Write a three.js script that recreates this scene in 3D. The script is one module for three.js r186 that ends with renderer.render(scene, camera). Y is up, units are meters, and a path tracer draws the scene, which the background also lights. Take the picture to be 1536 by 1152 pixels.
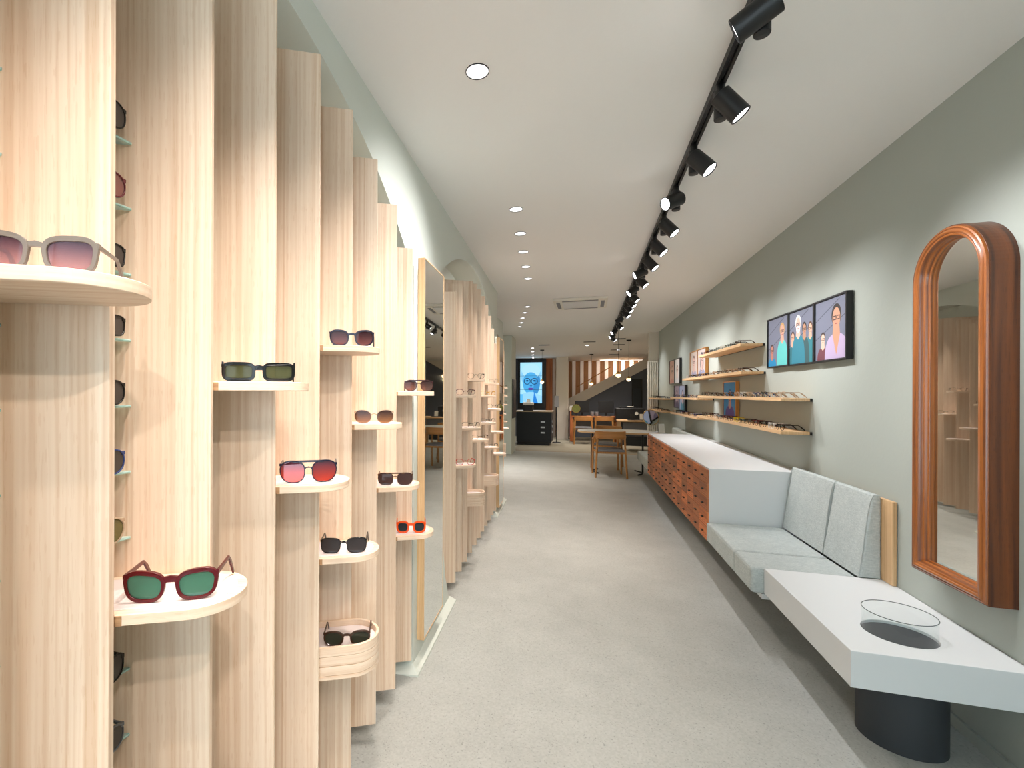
import * as THREE from 'three';
import { RoundedBoxGeometry } from 'three/addons/geometries/RoundedBoxGeometry.js';
import { mergeGeometries, toCreasedNormals } from 'three/addons/utils/BufferGeometryUtils.js';
import { RectAreaLightUniformsLib } from 'three/addons/lights/RectAreaLightUniformsLib.js';

// ---------------------------------------------------------------- camera, sky, daylight, exposure
const scene = new THREE.Scene();
const camera = new THREE.PerspectiveCamera(2 * Math.atan(576 / 700) * 180 / Math.PI, 1536 / 1152, 0.05, 60);
camera.position.set(0, 1.42, 0);
camera.rotation.order = 'YXZ';
camera.rotation.y = 0.28885;            // the lens looks a little to the left of the room's axis
camera.rotation.z = 0.0035;
camera.setViewOffset(1536, 1152, 108, -12, 1536, 1152);   // lens shift
camera.updateProjectionMatrix();
const renderer = new THREE.WebGLRenderer({ antialias: true });
renderer.toneMapping = THREE.LinearToneMapping;
renderer.toneMappingExposure = 1.38;
renderer.shadowMap.enabled = true;
RectAreaLightUniformsLib.init();
scene.background = new THREE.Color(0.80, 0.87, 1.0);      // daylight of the street, it enters by the shop window behind the camera
scene.backgroundIntensity = 4.2;
const WARM = new THREE.Color(1.0, 0.90, 0.82), NEUTRAL = new THREE.Color(0.99, 0.98, 1.0);
const DOWN_CD = 4.2, TRACK_CD = 6;

// ---------------------------------------------------------------- helpers
const ORD = ['first', 'second', 'third', 'fourth', 'fifth', 'sixth', 'seventh', 'eighth', 'ninth', 'tenth', 'eleventh', 'twelfth', 'thirteenth', 'fourteenth', 'fifteenth', 'sixteenth', 'seventeenth', 'eighteenth', 'nineteenth', 'twentieth', 'twenty-first', 'twenty-second', 'twenty-third', 'twenty-fourth', 'twenty-fifth'];
const V = (x, y, z) => new THREE.Vector3(x, y, -z);        // room x, height, depth into the shop
let seed = 20250;
const rnd = () => { seed = (seed * 1664525 + 1013904223) >>> 0; return seed / 4294967296; };
const used = new Map();
function numbered(name) { const n = used.get(name) ?? 0; used.set(name, n + 1); return n ? `${name}_${String(n).padStart(3, '0')}` : name; }
function mesh(name, geo, mat, parent) {
  const m = new THREE.Mesh(geo, mat); m.name = parent ? name : numbered(name);
  m.castShadow = m.receiveShadow = true; (parent ?? scene).add(m); return m;
}
function tag(o, label, category, group) { o.userData.label = label; o.userData.category = category; if (group) o.userData.group = group; return o; }
function thing(name, label, category, pos, turn = 0, group) {
  const g = new THREE.Group(); g.name = numbered(name); scene.add(g); if (pos) g.position.copy(pos); g.rotation.y = turn;
  return tag(g, label, category, group);
}
function struct(name, geo, mat, label, category = 'structure', parent) {
  const m = mesh(name, geo, mat, parent); if (!parent) { m.userData.kind = 'structure'; if (label) tag(m, label, category); } return m;
}
function copyOf(o, label, group) { const c = o.clone(); c.name = numbered(o.name.replace(/_\d{3}$/, '')); scene.add(c); if (label) c.userData = { ...c.userData, label }; if (group) c.userData.group = group; return c; }
// uv in metres by the face's main direction, the grain (v) along the given axis
function uvs(geo, grain = 'y', du = 0, dv = 0) {
  const g = geo.index ? geo.toNonIndexed() : geo, p = g.attributes.position, n = g.attributes.normal, uv = new Float32Array(p.count * 2);
  const a = new THREE.Vector3(), b = new THREE.Vector3(), c = new THREE.Vector3(), nn = new THREE.Vector3();
  for (let i = 0; i < p.count; i += 3) {
    a.fromBufferAttribute(p, i); b.fromBufferAttribute(p, i + 1); c.fromBufferAttribute(p, i + 2);
    nn.subVectors(b, a).cross(c.clone().sub(a));
    const k = [Math.abs(nn.x), Math.abs(nn.y), Math.abs(nn.z)], ax = k.indexOf(Math.max(...k));
    let axes = ['x', 'y', 'z'].filter((_, j) => j !== ax);
    if (axes[0] === grain) axes.reverse();
    [a, b, c].forEach((q, j) => { uv[(i + j) * 2] = q[axes[0]] + du; uv[(i + j) * 2 + 1] = q[axes[1]] + dv; });
  }
  g.setAttribute('uv', new THREE.BufferAttribute(uv, 2)); return g;
}
function box(x0, x1, y0, y1, z0, z1, r = 0.002, grain = 'y', du = 0, dv = 0) {   // plain axes
  const w = x1 - x0, h = y1 - y0, d = z1 - z0;
  const g = r > 0 ? new RoundedBoxGeometry(w, h, d, 1, Math.min(r, w / 2.1, h / 2.1, d / 2.1)) : new THREE.BoxGeometry(w, h, d);
  g.translate((x0 + x1) / 2, (y0 + y1) / 2, (z0 + z1) / 2);
  return uvs(g, grain, du, dv);
}
const rbox = (X0, X1, y0, y1, Z0, Z1, r, grain, du, dv) => box(X0, X1, y0, y1, -Z1, -Z0, r, grain, du, dv);  // room axes
function cyl(r0, r1, h, seg = 24, open = false) { return new THREE.CylinderGeometry(r0, r1, h, seg, 1, open); }
function join(list) { return mergeGeometries(list.map((g) => { const q = g.index ? g.toNonIndexed() : g; for (const k of Object.keys(q.attributes)) if (!['position', 'normal', 'uv'].includes(k)) q.deleteAttribute(k); return q; })); }
function extrude(pts, depth, { holes = [], bevel = 0, seg = 1 } = {}) {
  const s = new THREE.Shape(pts.map((p) => new THREE.Vector2(...p)));
  for (const h of holes) s.holes.push(new THREE.Path(h.map((p) => new THREE.Vector2(...p))));
  return new THREE.ExtrudeGeometry(s, { depth, bevelEnabled: bevel > 0, bevelThickness: bevel, bevelSize: bevel, bevelOffset: -bevel, bevelSegments: seg, curveSegments: 12 });
}
const flat = (g) => g.rotateX(-Math.PI / 2);   // an outline drawn in (x, -z) laid down, its thickness upwards
function bar(a, b, r, seg = 10) {
  const d = new THREE.Vector3().subVectors(b, a), g = cyl(r, r, d.length(), seg);
  g.applyQuaternion(new THREE.Quaternion().setFromUnitVectors(new THREE.Vector3(0, 1, 0), d.normalize()));
  g.translate((a.x + b.x) / 2, (a.y + b.y) / 2, (a.z + b.z) / 2); return g;
}
function tube(pts, r, seg = 20, rad = 8) { return new THREE.TubeGeometry(new THREE.CatmullRomCurve3(pts), seg, r, rad); }

// ---------------------------------------------------------------- textures
function hash(x, y, s) { let h = (x * 374761393 + y * 668265263 + s * 2147483647) | 0; h = Math.imul(h ^ (h >>> 13), 1274126177); return ((h ^ (h >>> 16)) >>> 0) / 4294967296; }
function noise(x, y, px, py, s) {
  const xi = Math.floor(x), yi = Math.floor(y), fx = x - xi, fy = y - yi, u = fx * fx * (3 - 2 * fx), v = fy * fy * (3 - 2 * fy), m = (a, n) => ((a % n) + n) % n;
  const A = hash(m(xi, px), m(yi, py), s), B = hash(m(xi + 1, px), m(yi, py), s), C = hash(m(xi, px), m(yi + 1, py), s), D = hash(m(xi + 1, px), m(yi + 1, py), s);
  return (A * (1 - u) + B * u) * (1 - v) + (C * (1 - u) + D * u) * v;
}
function dataTex(w, h, f, srgb, sizeU, sizeV) {
  const d = new Uint8Array(w * h * 4);
  for (let y = 0; y < h; y++) for (let x = 0; x < w; x++) { const c = f(x / w, y / h), i = (y * w + x) * 4; d[i] = Math.max(0, Math.min(255, c[0])); d[i + 1] = Math.max(0, Math.min(255, c[1])); d[i + 2] = Math.max(0, Math.min(255, c[2])); d[i + 3] = 255; }
  const t = new THREE.DataTexture(d, w, h); t.magFilter = t.minFilter = THREE.LinearFilter; t.wrapS = t.wrapT = THREE.RepeatWrapping;
  if (srgb) t.colorSpace = THREE.SRGBColorSpace; t.repeat.set(1 / sizeU, 1 / sizeV); t.needsUpdate = true; return t;
}
const mixc = (a, b, t) => [a[0] + (b[0] - a[0]) * t, a[1] + (b[1] - a[1]) * t, a[2] + (b[2] - a[2]) * t];
function woodTex(light, dark, s, rings = 26, contrast = 0.75, w = 512, h = 512, su = 0.4, sv = 1.3) {
  return dataTex(w, h, (u, v) => {
    const warp = noise(u * 3, v * 2, 3, 2, s) * 0.05 + noise(u * 7, v * 5, 7, 5, s + 1) * 0.008, q = u + warp, wide = rings * 3;
    const line = Math.pow(noise(q * wide, v * 2, wide, 2, s + 2), 1.8), hair = noise(q * wide * 2, v * 6, wide * 2, 6, s + 5);
    const pore = noise(u * 256, v * 44, 256, 44, s + 4), broad = noise(q * rings * 0.5, v * 2, Math.round(rings * 0.5), 2, s + 6) - 0.5;
    let t = contrast * (0.62 * line + 0.22 * hair) + 0.12 * broad * contrast + (pore > 0.78 ? 0.14 : 0) + 0.06;
    return mixc(light, dark, Math.max(0, Math.min(1, t)));
  }, true, su, sv);
}
const ashMap = woodTex([240, 219, 197], [204, 164, 128], 3, 26, 0.72, 768, 512);
const oakMap = woodTex([226, 190, 145], [192, 146, 98], 11);
const finShadeMap = woodTex([190, 150, 108], [140, 100, 66], 17, 40, 0.9);  // darker wood tone for the fin shadow painted on the shelf fronts
const walnutMap = woodTex([206, 130, 76], [130, 70, 36], 23, 18, 1.0);
const frameMap = woodTex([192, 112, 44], [84, 40, 14], 31, 10, 1.1);
const chairMap = woodTex([204, 146, 84], [164, 106, 52], 37, 20, 0.8);
const floorMap = dataTex(1024, 1024, (u, v) => {
  const a = noise(u * 5, v * 5, 5, 5, 51) - 0.5, b = noise(u * 19, v * 19, 19, 19, 52) - 0.5, c = noise(u * 330, v * 330, 330, 330, 53), d = noise(u * 500, v * 500, 500, 500, 54);
  const k = 178 + a * 12 + b * 7 + (c - 0.5) * 12 - (d > 0.88 ? 26 : 0); return [k - 1, k, k - 5];
}, true, 2.2, 2.2);
const floorRough = dataTex(256, 256, (u, v) => { const k = 110 + noise(u * 6, v * 6, 6, 6, 61) * 50 + noise(u * 50, v * 50, 50, 50, 62) * 20; return [k, k, k]; }, false, 2.2, 2.2);
const fabricMap = dataTex(512, 512, (u, v) => {
  const t = noise(u * 40, v * 250, 40, 250, 71) * 0.55 + noise(u * 250, v * 60, 250, 60, 72) * 0.3 + noise(u * 8, v * 8, 8, 8, 73) * 0.15;
  return mixc([208, 213, 209], [160, 169, 168], t);
}, true, 0.5, 0.5);
const fabricBump = dataTex(512, 512, (u, v) => { const k = 255 * (0.5 * noise(u * 40, v * 250, 40, 250, 71) + 0.5 * noise(u * 256, v * 60, 256, 60, 72)); return [k, k, k]; }, false, 0.5, 0.5);
const plasterBump = dataTex(256, 256, (u, v) => { const k = 128 + 90 * (noise(u * 40, v * 40, 40, 40, 81) - 0.5) + 60 * (noise(u * 110, v * 110, 110, 110, 82) - 0.5); return [k, k, k]; }, false, 0.6, 0.6);

// ---------------------------------------------------------------- materials
const std = (o) => new THREE.MeshStandardMaterial(o), phy = (o) => new THREE.MeshPhysicalMaterial(o);
const rgb = (r, g, b) => new THREE.Color().setRGB(r / 255, g / 255, b / 255, THREE.SRGBColorSpace);
const M = {
  ash: std({ map: ashMap, roughness: 0.55 }), oak: std({ map: oakMap, roughness: 0.5 }), finShade: std({ map: finShadeMap, roughness: 0.6 }),
  chair: std({ map: chairMap, roughness: 0.5 }),
  frameWood: phy({ map: frameMap, roughness: 0.35, clearcoat: 0.6, clearcoatRoughness: 0.18 }),
  frameDark: phy({ map: frameMap, color: new THREE.Color(0.40, 0.33, 0.26), roughness: 0.4, clearcoat: 0.4, clearcoatRoughness: 0.25 }),
  walnut: [[1, 1, 1], [1.25, 1.15, 1.05], [0.78, 0.76, 0.76], [1.5, 1.35, 1.2], [0.95, 0.88, 0.82]].map((c) => std({ map: walnutMap, color: new THREE.Color(c[0], c[1] * 0.98, c[2] * 0.92), roughness: 0.5 })),
  floor: phy({ map: floorMap, roughnessMap: floorRough, roughness: 0.9, specularIntensity: 0.6 }),
  ceiling: std({ color: rgb(236, 234, 230), roughness: 0.95, bumpMap: plasterBump, bumpScale: 0.0006 }),
  wallGreen: std({ color: rgb(172, 178, 170), roughness: 0.92, bumpMap: plasterBump, bumpScale: 0.0006 }),
  wallPale: std({ color: rgb(216, 220, 210), roughness: 0.92, bumpMap: plasterBump, bumpScale: 0.0006 }),
  wallCream: std({ color: rgb(220, 214, 202), roughness: 0.92 }),
  wallSlate: std({ color: rgb(104, 110, 122), roughness: 0.9 }),
  white: std({ color: rgb(222, 224, 224), roughness: 0.5 }),
  offwhite: std({ color: rgb(226, 222, 210), roughness: 0.45 }),
  black: std({ color: rgb(22, 22, 23), roughness: 0.45 }), blackGloss: phy({ color: rgb(14, 14, 16), roughness: 0.2, clearcoat: 0.6 }),
  darkPed: std({ color: rgb(48, 52, 56), roughness: 0.6 }),
  steel: std({ color: rgb(190, 190, 190), roughness: 0.3, metalness: 1 }), brass: std({ color: rgb(196, 150, 84), roughness: 0.3, metalness: 1 }),
  gold: std({ color: rgb(206, 170, 110), roughness: 0.25, metalness: 1 }), chrome: std({ color: rgb(225, 225, 225), roughness: 0.08, metalness: 1 }),
  mirror: std({ color: rgb(236, 240, 238), roughness: 0.02, metalness: 1 }),
  fabric: phy({ map: fabricMap, bumpMap: fabricBump, bumpScale: 0.0012, roughness: 0.95, sheen: 0.3, sheenColor: new THREE.Color(0.6, 0.65, 0.65) }),
  fabricPale: phy({ map: fabricMap, color: new THREE.Color(1.15, 1.12, 1.05), roughness: 0.95 }),
  pad: std({ color: rgb(226, 212, 208), roughness: 0.9 }),
  glass: phy({ color: new THREE.Color(0.93, 0.985, 0.97), transmission: 1, thickness: 0, roughness: 0.03, ior: 1.5 }),
  shelfGlass: phy({ color: new THREE.Color(0.80, 0.93, 0.90), transmission: 0.7, thickness: 0, roughness: 0.35, ior: 1.5 }),
  glassEdge: phy({ color: new THREE.Color(0.72, 0.90, 0.87), transmission: 0.6, thickness: 0, roughness: 0.25 }),
  lensClear: phy({ color: new THREE.Color(0.97, 0.98, 0.98), transmission: 1, thickness: 0, roughness: 0.02, ior: 1.45 }),
  glow: new THREE.MeshStandardMaterial({ color: 0x000000, emissive: NEUTRAL, emissiveIntensity: 5, roughness: 1 }),
  glowWarm: new THREE.MeshStandardMaterial({ color: 0x000000, emissive: new THREE.Color(1, 0.86, 0.66), emissiveIntensity: 6, roughness: 1 }),
  postWhite: std({ color: rgb(240, 232, 224), roughness: 0.8 }),
  glowStrip: new THREE.MeshStandardMaterial({ color: 0x000000, emissive: new THREE.Color(1, 0.9, 0.82), emissiveIntensity: 1.6, roughness: 1 }),
  stone: std({ color: rgb(170, 150, 122), roughness: 0.5 }), deskDark: std({ color: rgb(34, 40, 46), roughness: 0.5 }),
  brownPanel: std({ map: walnutMap, color: new THREE.Color(1.1, 1.05, 1.0), roughness: 0.6 }), greyPanel: std({ color: rgb(128, 130, 134), roughness: 0.7 }),
};

// ---------------------------------------------------------------- the setting
const LEFT0 = -0.8046, LEFTSLOPE = 0.036, LEFT_TURN = Math.PI / 2 + Math.atan(LEFTSLOPE);
const leftX = (Z) => LEFT0 - LEFTSLOPE * Z;
const rightX = (Z) => 1.545 + 0.0105 * (Z - 2);
const CEIL = 2.72, REAR_CEIL = 2.5;

struct('floor', uvs(rbox(-3.6, 3.2, -0.12, 0, -2.6, 11.5, 0)), M.floor, 'pale grey green speckled concrete floor of the long shop', 'floor');
struct('floor', uvs(rbox(-3.6, 3.2, -0.12, -0.004, 11.5, 18.4, 0)), std({ color: rgb(150, 143, 124), roughness: 0.6 }), 'matt brownish floor of the rear room behind the thin dividing line', 'floor');
struct('ceiling', rbox(-3.6, 3.2, CEIL, CEIL + 0.15, -2.6, 11.0, 0), M.ceiling, 'smooth off white ceiling carrying the black spotlight track', 'ceiling');
const rearCeil = (Z) => Z > 14 ? 2.5 : CEIL - (CEIL - 2.5) * Math.max(0, Z - 11) / 3;
struct('ceiling', extrude([[11, CEIL], [14, 2.5], [18.4, 2.5], [18.4, CEIL + 0.15], [11, CEIL + 0.15]], 6.8).rotateY(Math.PI / 2).translate(-3.6, 0, 0), M.ceiling, 'off white ceiling sloping down over the rear room and stairs', 'ceiling');

// left wall with two arched niches; drawn along the wall (s) and up
const archTop = (s, c, peak, R) => peak - (R - Math.sqrt(Math.max(0, R * R - (s - c) ** 2)));
const NICHES = [{ a: -0.32, b: 2.44, c: 1.06, peak: 2.615, R: 2.1 }, { a: 2.95, b: 5.62, c: 4.33, peak: 2.59, R: 2.4 }];
{
  const pts = [[-2.2, CEIL], [-2.2, 0]];
  for (const n of NICHES) { pts.push([n.a, 0]); for (let i = 0; i <= 40; i++) { const s = n.a + (n.b - n.a) * i / 40; pts.push([s, archTop(s, n.c, n.peak, n.R)]); } pts.push([n.b, 0]); }
  pts.push([6.08, 0], [6.08, CEIL]);
  const g = extrude(pts, 0.24).translate(0, 0, -0.24);
  const w = struct('wall_left', uvs(g, 'y'), M.wallPale, 'pale grey green wall pierced by two arched display niches', 'wall');
  w.position.set(LEFT0, 0, 0); w.rotation.y = LEFT_TURN;
  const back = struct('wall_niche', box(-2.2, 6.08, 0, CEIL, -0.36, -0.241, 0), M.wallPale, 'recessed back wall of the arched niches behind the wooden fins', 'wall');
  back.position.set(LEFT0, 0, 0); back.rotation.y = LEFT_TURN;
  const q = [[6.09, CEIL], [6.09, 0], [6.15, 0]];
  for (let i = 0; i <= 30; i++) { const s = 6.15 + 2.45 * i / 30; q.push([s, archTop(s, 7.5, 2.52, 2.1)]); }
  q.push([8.6, 0], [8.68, 0], [8.68, CEIL]);
  const w3 = struct('wall_left_rear', uvs(extrude(q, 0.2).rotateY(Math.PI / 2).translate(-1.56, 0, 0)), M.wallPale, 'set back pale wall with a third arched niche past the second mirror', 'wall'); void w3;
  struct('wall_niche_rear', rbox(-3.2, -1.565, 0, CEIL, 6.09, 8.68, 0), M.wallPale, 'recessed back wall of the third niche', 'wall');
  struct('wall_recess', rbox(-3.2, -2.0, 0, CEIL, 8.69, 10.66, 0), M.wallPale, 'far recessed wall in front of the broad column', 'wall');
}
// right wall
{
  const w = struct('wall_right', box(-2.3, 10.9, 0, CEIL, 0, 0.15, 0), M.wallGreen, 'long sage grey wall with shelves, pictures and the arched mirror', 'wall');
  // local x runs into the shop, local z out of the room
  w.position.set(rightX(0), 0, 0); w.rotation.y = Math.PI / 2 - 0.0105;
  const b = struct('baseboard_right', box(-2.3, 10.9, 0.0, 0.05, -0.014, -0.001, 0.002), M.wallGreen, 'low painted skirting at the foot of the long sage wall', 'skirting');
  b.position.set(rightX(0), 0, 0); b.rotation.y = Math.PI / 2 - 0.0105;
}
// street front behind the camera: wall with a wide window
{
  const g = extrude([[-3.6, 0], [3.2, 0], [3.2, CEIL], [-3.6, CEIL]], 0.2, { holes: [[[-0.72, 0.25], [-0.72, 2.5], [1.45, 2.5], [1.45, 0.25]]] });
  const w = struct('wall_front', uvs(g), M.wallPale, 'street wall around the wide shop window', 'wall'); w.position.set(0, 0, 2.2);
  const f = struct('window_1', join([rbox(-0.72, 1.45, 0.25, 0.31, -2.33, -2.27), rbox(-0.72, 1.45, 2.44, 2.5, -2.33, -2.27), rbox(-0.72, -0.66, 0.31, 2.44, -2.33, -2.27), rbox(1.39, 1.45, 0.31, 2.44, -2.33, -2.27), rbox(0.34, 0.39, 0.31, 2.44, -2.33, -2.27)]), M.black, 'black framed shop window to the street', 'window');
  mesh('pane', rbox(-0.66, 0.34, 0.31, 2.44, -2.303, -2.297, 0), M.glass, f); mesh('pane', rbox(0.39, 1.39, 0.31, 2.44, -2.303, -2.297, 0), M.glass, f);
}
// rear room shell
struct('wall_back', rbox(-3.6, 3.2, 0, CEIL, 18.2, 18.4, 0), M.wallCream, 'cream end wall of the rear room', 'wall');
struct('wall_left_end', rbox(-3.6, -3.4, 0, CEIL, 6.6, 18.3, 0), M.wallCream, 'cream side wall of the rear room behind the column', 'wall');
struct('wall_right_end', rbox(2.95, 3.2, 0, CEIL, -2.2, 18.3, 0), M.wallCream, 'cream side wall of the rear room past the stairs', 'wall');
struct('wall_right_return', rbox(1.45, 2.95, 0, CEIL, 10.9, 11.05, 0), M.wallCream, 'short cream wall return that carries the radiator', 'wall');
struct('column', rbox(-2.2, -1.47, 0, CEIL, 10.69, 11.4, 0.004), M.wallPale, 'broad pale column with the dark portrait print on its side', 'column');
struct('column', rbox(-0.66, -0.30, 0, REAR_CEIL, 14.65, 14.95, 0.004), M.wallCream, 'slim cream column between the video wall and the stairs', 'column');
struct('trim_1', rbox(-1.47, 3.0, -0.002, 0.004, 11.47, 11.53, 0.001), M.stone, 'thin dark strip across the floor where the rear room begins', 'trim');

// ---------------------------------------------------------------- left: piers with leaning mirrors
function wallGroup(name, label, category, group) { const g = thing(name, label, category, new THREE.Vector3(LEFT0, 0, 0), LEFT_TURN, group); return g; }
function pier(s0, s1, label) {
  const g = wallGroup('pier', label, 'pier'); g.userData.kind = 'structure';
  mesh('shaft', uvs(extrude([[s0, 0.04], [s1 - 0.02, 0.04], [s1 - 0.12, 0.22], [s1 - 0.22, 0.55], [s1 - 0.27, 1.0], [s1 - 0.27, 2.06], [s0, 2.06]], 0.105).translate(0, 0, -0.02)), M.wallPale, g);
  // splayed foot
  const prof = [[-0.02, 0], [0.122, 0], [0.122, 0.012], [0.088, 0.045], [-0.02, 0.045]];
  const f = extrude(prof, s1 - s0 + 0.07); f.rotateY(Math.PI / 2); f.scale(1, 1, -1);
  const p = f.attributes.position;   // mitre: the foot also splays at its two ends
  f.translate(s0 - 0.035, 0, 0);
  for (let i = 0; i < p.count; i++) if (p.getY(i) > 0.03) p.setX(i, p.getX(i) < (s0 + s1) / 2 ? s0 - 0.003 : s1 + 0.003);
  f.index && f.setIndex(null);
  const idx = []; for (let i = 0; i < p.count; i += 3) idx.push(i, i + 2, i + 1);
  f.setIndex(idx); const f2 = f.toNonIndexed(); f2.computeVertexNormals();
  mesh('splayed_foot', uvs(f2), M.wallPale, g);
  return g;
}
pier(2.225, 3.03, 'pale pier with splayed foot between the two arched niches, behind the leaning mirror');
pier(5.285, 6.1, 'pale pier with splayed foot at the far end of the second niche');
function standMirror(s0, s1, y0, y1, label) {
  const g = wallGroup('tall_mirror', label, 'mirror');
  mesh('backing_panel', box(s0, s1, y0, y1, 0.0865, 0.119, 0.0015, 'y', s0), M.oak, g);
  const t = 0.006;
  for (const [a, b, c, d] of [[s0, s0 + t, y0, y1], [s1 - t, s1, y0, y1], [s0 + t, s1 - t, y1 - t, y1], [s0 + t, s1 - t, y0, y0 + t]]) mesh('edge_strip', box(a, b, c, d, 0.1192, 0.1245, 0.001), M.oak, g);
  mesh('mirror_glass', box(s0 + t, s1 - t, y0 + t, y1 - t, 0.1192, 0.1225, 0), M.mirror, g);
}
standMirror(2.285, 2.695, 0.135, 2.115, 'tall wood edged mirror on the pier between the two niches');
standMirror(5.34, 5.75, 0.09, 2.05, 'tall wood edged mirror on the farther pier past the second niche');

// ---------------------------------------------------------------- left: wooden fins
const FIN_A = 28 * Math.PI / 180, CA = Math.cos(FIN_A), SA = Math.sin(FIN_A), FT = 0.019;
const tipX = (Z) => -0.7727 - 0.032 * (Z - 1.5116);
const N1 = Array.from({ length: 11 }, (_, i) => 2.190 - 0.2295 * (10 - i));   // fin tips of the first niche (depth)
const N2 = Array.from({ length: 11 }, (_, i) => 3.18 + 0.2068 * i);
const N3 = Array.from({ length: 11 }, (_, i) => 6.32 + 0.2068 * i);
const finTop1 = (Z) => archTop(Z, 1.05, 2.472, 2.1), finTop2 = (Z) => archTop(Z, 4.1, 2.37, 1.85);
function fins(name, label, list, top, X = tipX) {
  const root = thing(name, label, 'display wall', V(0, 0, 0));
  list.forEach((Z, i) => {
    const m = mesh('fin', box(-0.275, 0, 0.08, top(Z), -FT, 0, 0.0015, 'y', i * 0.173, i * 0.37), M.ash, root);
    m.position.copy(V(X(Z), 0, Z)); m.rotation.y = FIN_A;
  });
  return root;
}
fins('fin_display', 'row of upright pale ash boards in the arched niche with glass shelves', N1, finTop1);
fins('fin_display', 'row of upright pale ash boards in the niche between the two tall mirrors', N2, finTop2);
const tip3 = (Z) => -1.27 - 0.03 * (Z - 7.8);
fins('fin_display', 'row of upright pale ash boards past the second tall mirror', N3, (Z) => archTop(Z, 7.5, 2.36, 2.1), tip3);

// place something in the axes of a fin: lx along the fin into the room, lz towards the street
const finPoint = (X, Z, lx, y, lz) => new THREE.Vector3(X + lx * CA + lz * SA, y, -Z - lx * SA + lz * CA);

// rounded shelves between the fins
function dShape(w, back, inset, front = 0) {   // outline in (x, z) of a shelf with a half round end
  const r = w / 2 - inset, pts = [[-back + front, inset], [0, inset]];
  for (let i = 1; i < 24; i++) { const a = -Math.PI / 2 + Math.PI * i / 24; pts.push([Math.cos(a) * r, w / 2 + Math.sin(a) * r]); }
  pts.push([0, w - inset], [-back + front, w - inset]); return pts;
}
const slabUp = (pts, t, o) => flat(extrude(pts.map(([x, z]) => [x, -z]).reverse(), t, o));
function roundShelf(X, Z, w, top, label, group) {
  const g = thing('rounded_shelf', label, 'shelf', finPoint(X, Z, 0, top, 0), FIN_A, group);
  mesh('board', uvs(slabUp(dShape(w, 0.24, 0.0006), 0.0172, { bevel: 0.0012 }).translate(0, -0.0184, 0), 'x', Z, top), M.ash, g);
  mesh('pad', slabUp(dShape(w, 0.24, 0.019, 0.004), 0.001).translate(0, 0.0001, 0), M.pad, g);
  mesh('fin_shadow_block', box(-0.118, -0.092, -0.0192, -0.0016, w - 0.012, w + 0.0003, 0.0004, 'x', Z), M.finShade, g);  // shadow of the neighbouring fin on the front edge, painted as a darker block
  return g;
}
function trayBox(X, Z, w, rim, h, label, layers = 3) {
  const g = thing('tray_stack', label, 'tray', finPoint(X, Z, 0, rim, 0), FIN_A);
  const lh = h / (layers + 0.45);
  mesh('base', uvs(slabUp(dShape(w, 0.24, 0.0006), lh * 0.45 - 0.003, { bevel: 0.001 }).translate(0, -h, 0), 'x', Z), M.ash, g);
  for (let i = 0; i < layers; i++) {
    const out = dShape(w, 0.24, 0.0006), hole = dShape(w, 0.24, 0.010, 0.01);
    mesh('tray_rim', uvs(slabUp(out, lh - 0.0032, { holes: [hole.map(([x, z]) => [x, -z])], bevel: 0.001 }).translate(0, -h + lh * 0.45 + i * lh, 0), 'x', Z + i * 0.2, i * 0.31), M.ash, g);
  }
  mesh('pad', slabUp(dShape(w, 0.24, 0.0105, 0.012), 0.004).translate(0, -0.026, 0), M.pad, g);
  return g;
}
const W1 = 0.1834, W2 = 0.1632;
const shelves1 = [   // fin index in the first niche, top, label
  [3 + 0, 1.579, 'rounded ash shelf holding the large taupe sunglasses'],
  [4, 1.038, 'rounded ash shelf holding the dark red sunglasses'],
  [5, 1.441, 'rounded ash shelf holding the black rectangular sunglasses'],
  [6, 1.167, 'rounded ash shelf holding the aviators with orange mirrored lenses'],
  [7, 1.567, 'rounded ash shelf holding the navy sunglasses, highest shelf beside the first tall mirror'],
  [7, 0.896, 'rounded ash shelf holding square dark sunglasses with a metal bridge'],
  [8, 1.301, 'rounded ash shelf holding beige round sunglasses with brown lenses'],
  [9, 1.028, 'rounded ash shelf holding bronze hexagonal sunglasses'],
  [10, 1.422, 'rounded ash shelf holding dark brown pilot sunglasses beside the first tall mirror'],
  [10, 0.760, 'rounded ash shelf holding the orange sunglasses'],
];
for (const [i, top, label] of shelves1) roundShelf(tipX(N1[i]), N1[i], W1, top, label);
trayBox(tipX(N1[7]), N1[7], W1, 0.617, 0.104, 'stack of rounded ash trays holding tortoiseshell sunglasses');
const k2 = (h) => 1.42 + (h - 1.42) * 0.964;
const shelves2 = [
  [1, 1.398, 'rounded shelf holding dark browline eyeglasses in the second niche'], [3, 1.53, 'uppermost rounded shelf holding black eyeglasses in the second niche'], [7, 1.515, 'rounded shelf holding thin gold eyeglasses, high in the second niche'],
  [6, 1.389, 'rounded shelf holding amber eyeglasses in the second niche'], [8, 1.247, 'rounded shelf holding round eyeglasses in the second niche'], [6, 1.128, 'rounded shelf holding slim grey eyeglasses in the second niche'],
  [2, 1.14, 'rounded shelf holding wide black eyeglasses in the second niche'], [9, 0.986, 'empty rounded shelf in the second niche near the farther mirror'], [4, 1.004, 'rounded shelf holding thin metal eyeglasses in the second niche'],
  [7, 0.861, 'rounded shelf holding fine steel eyeglasses in the second niche'], [10, 0.718, 'lowest empty rounded shelf beside the farther mirror'], [1, 0.877, 'rounded shelf holding the bright red eyeglasses'],
];
for (const [i, h, label] of shelves2) roundShelf(tipX(N2[i]), N2[i], W2, k2(h), label);
trayBox(tipX(N2[3]), N2[3], W2, k2(0.586), 0.105, 'wide closed stack of rounded trays in the second niche', 2);
trayBox(tipX(N2[7]), N2[7], W2, k2(0.58), 0.10, 'smaller stack of rounded trays farther along the second niche', 2);
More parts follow.
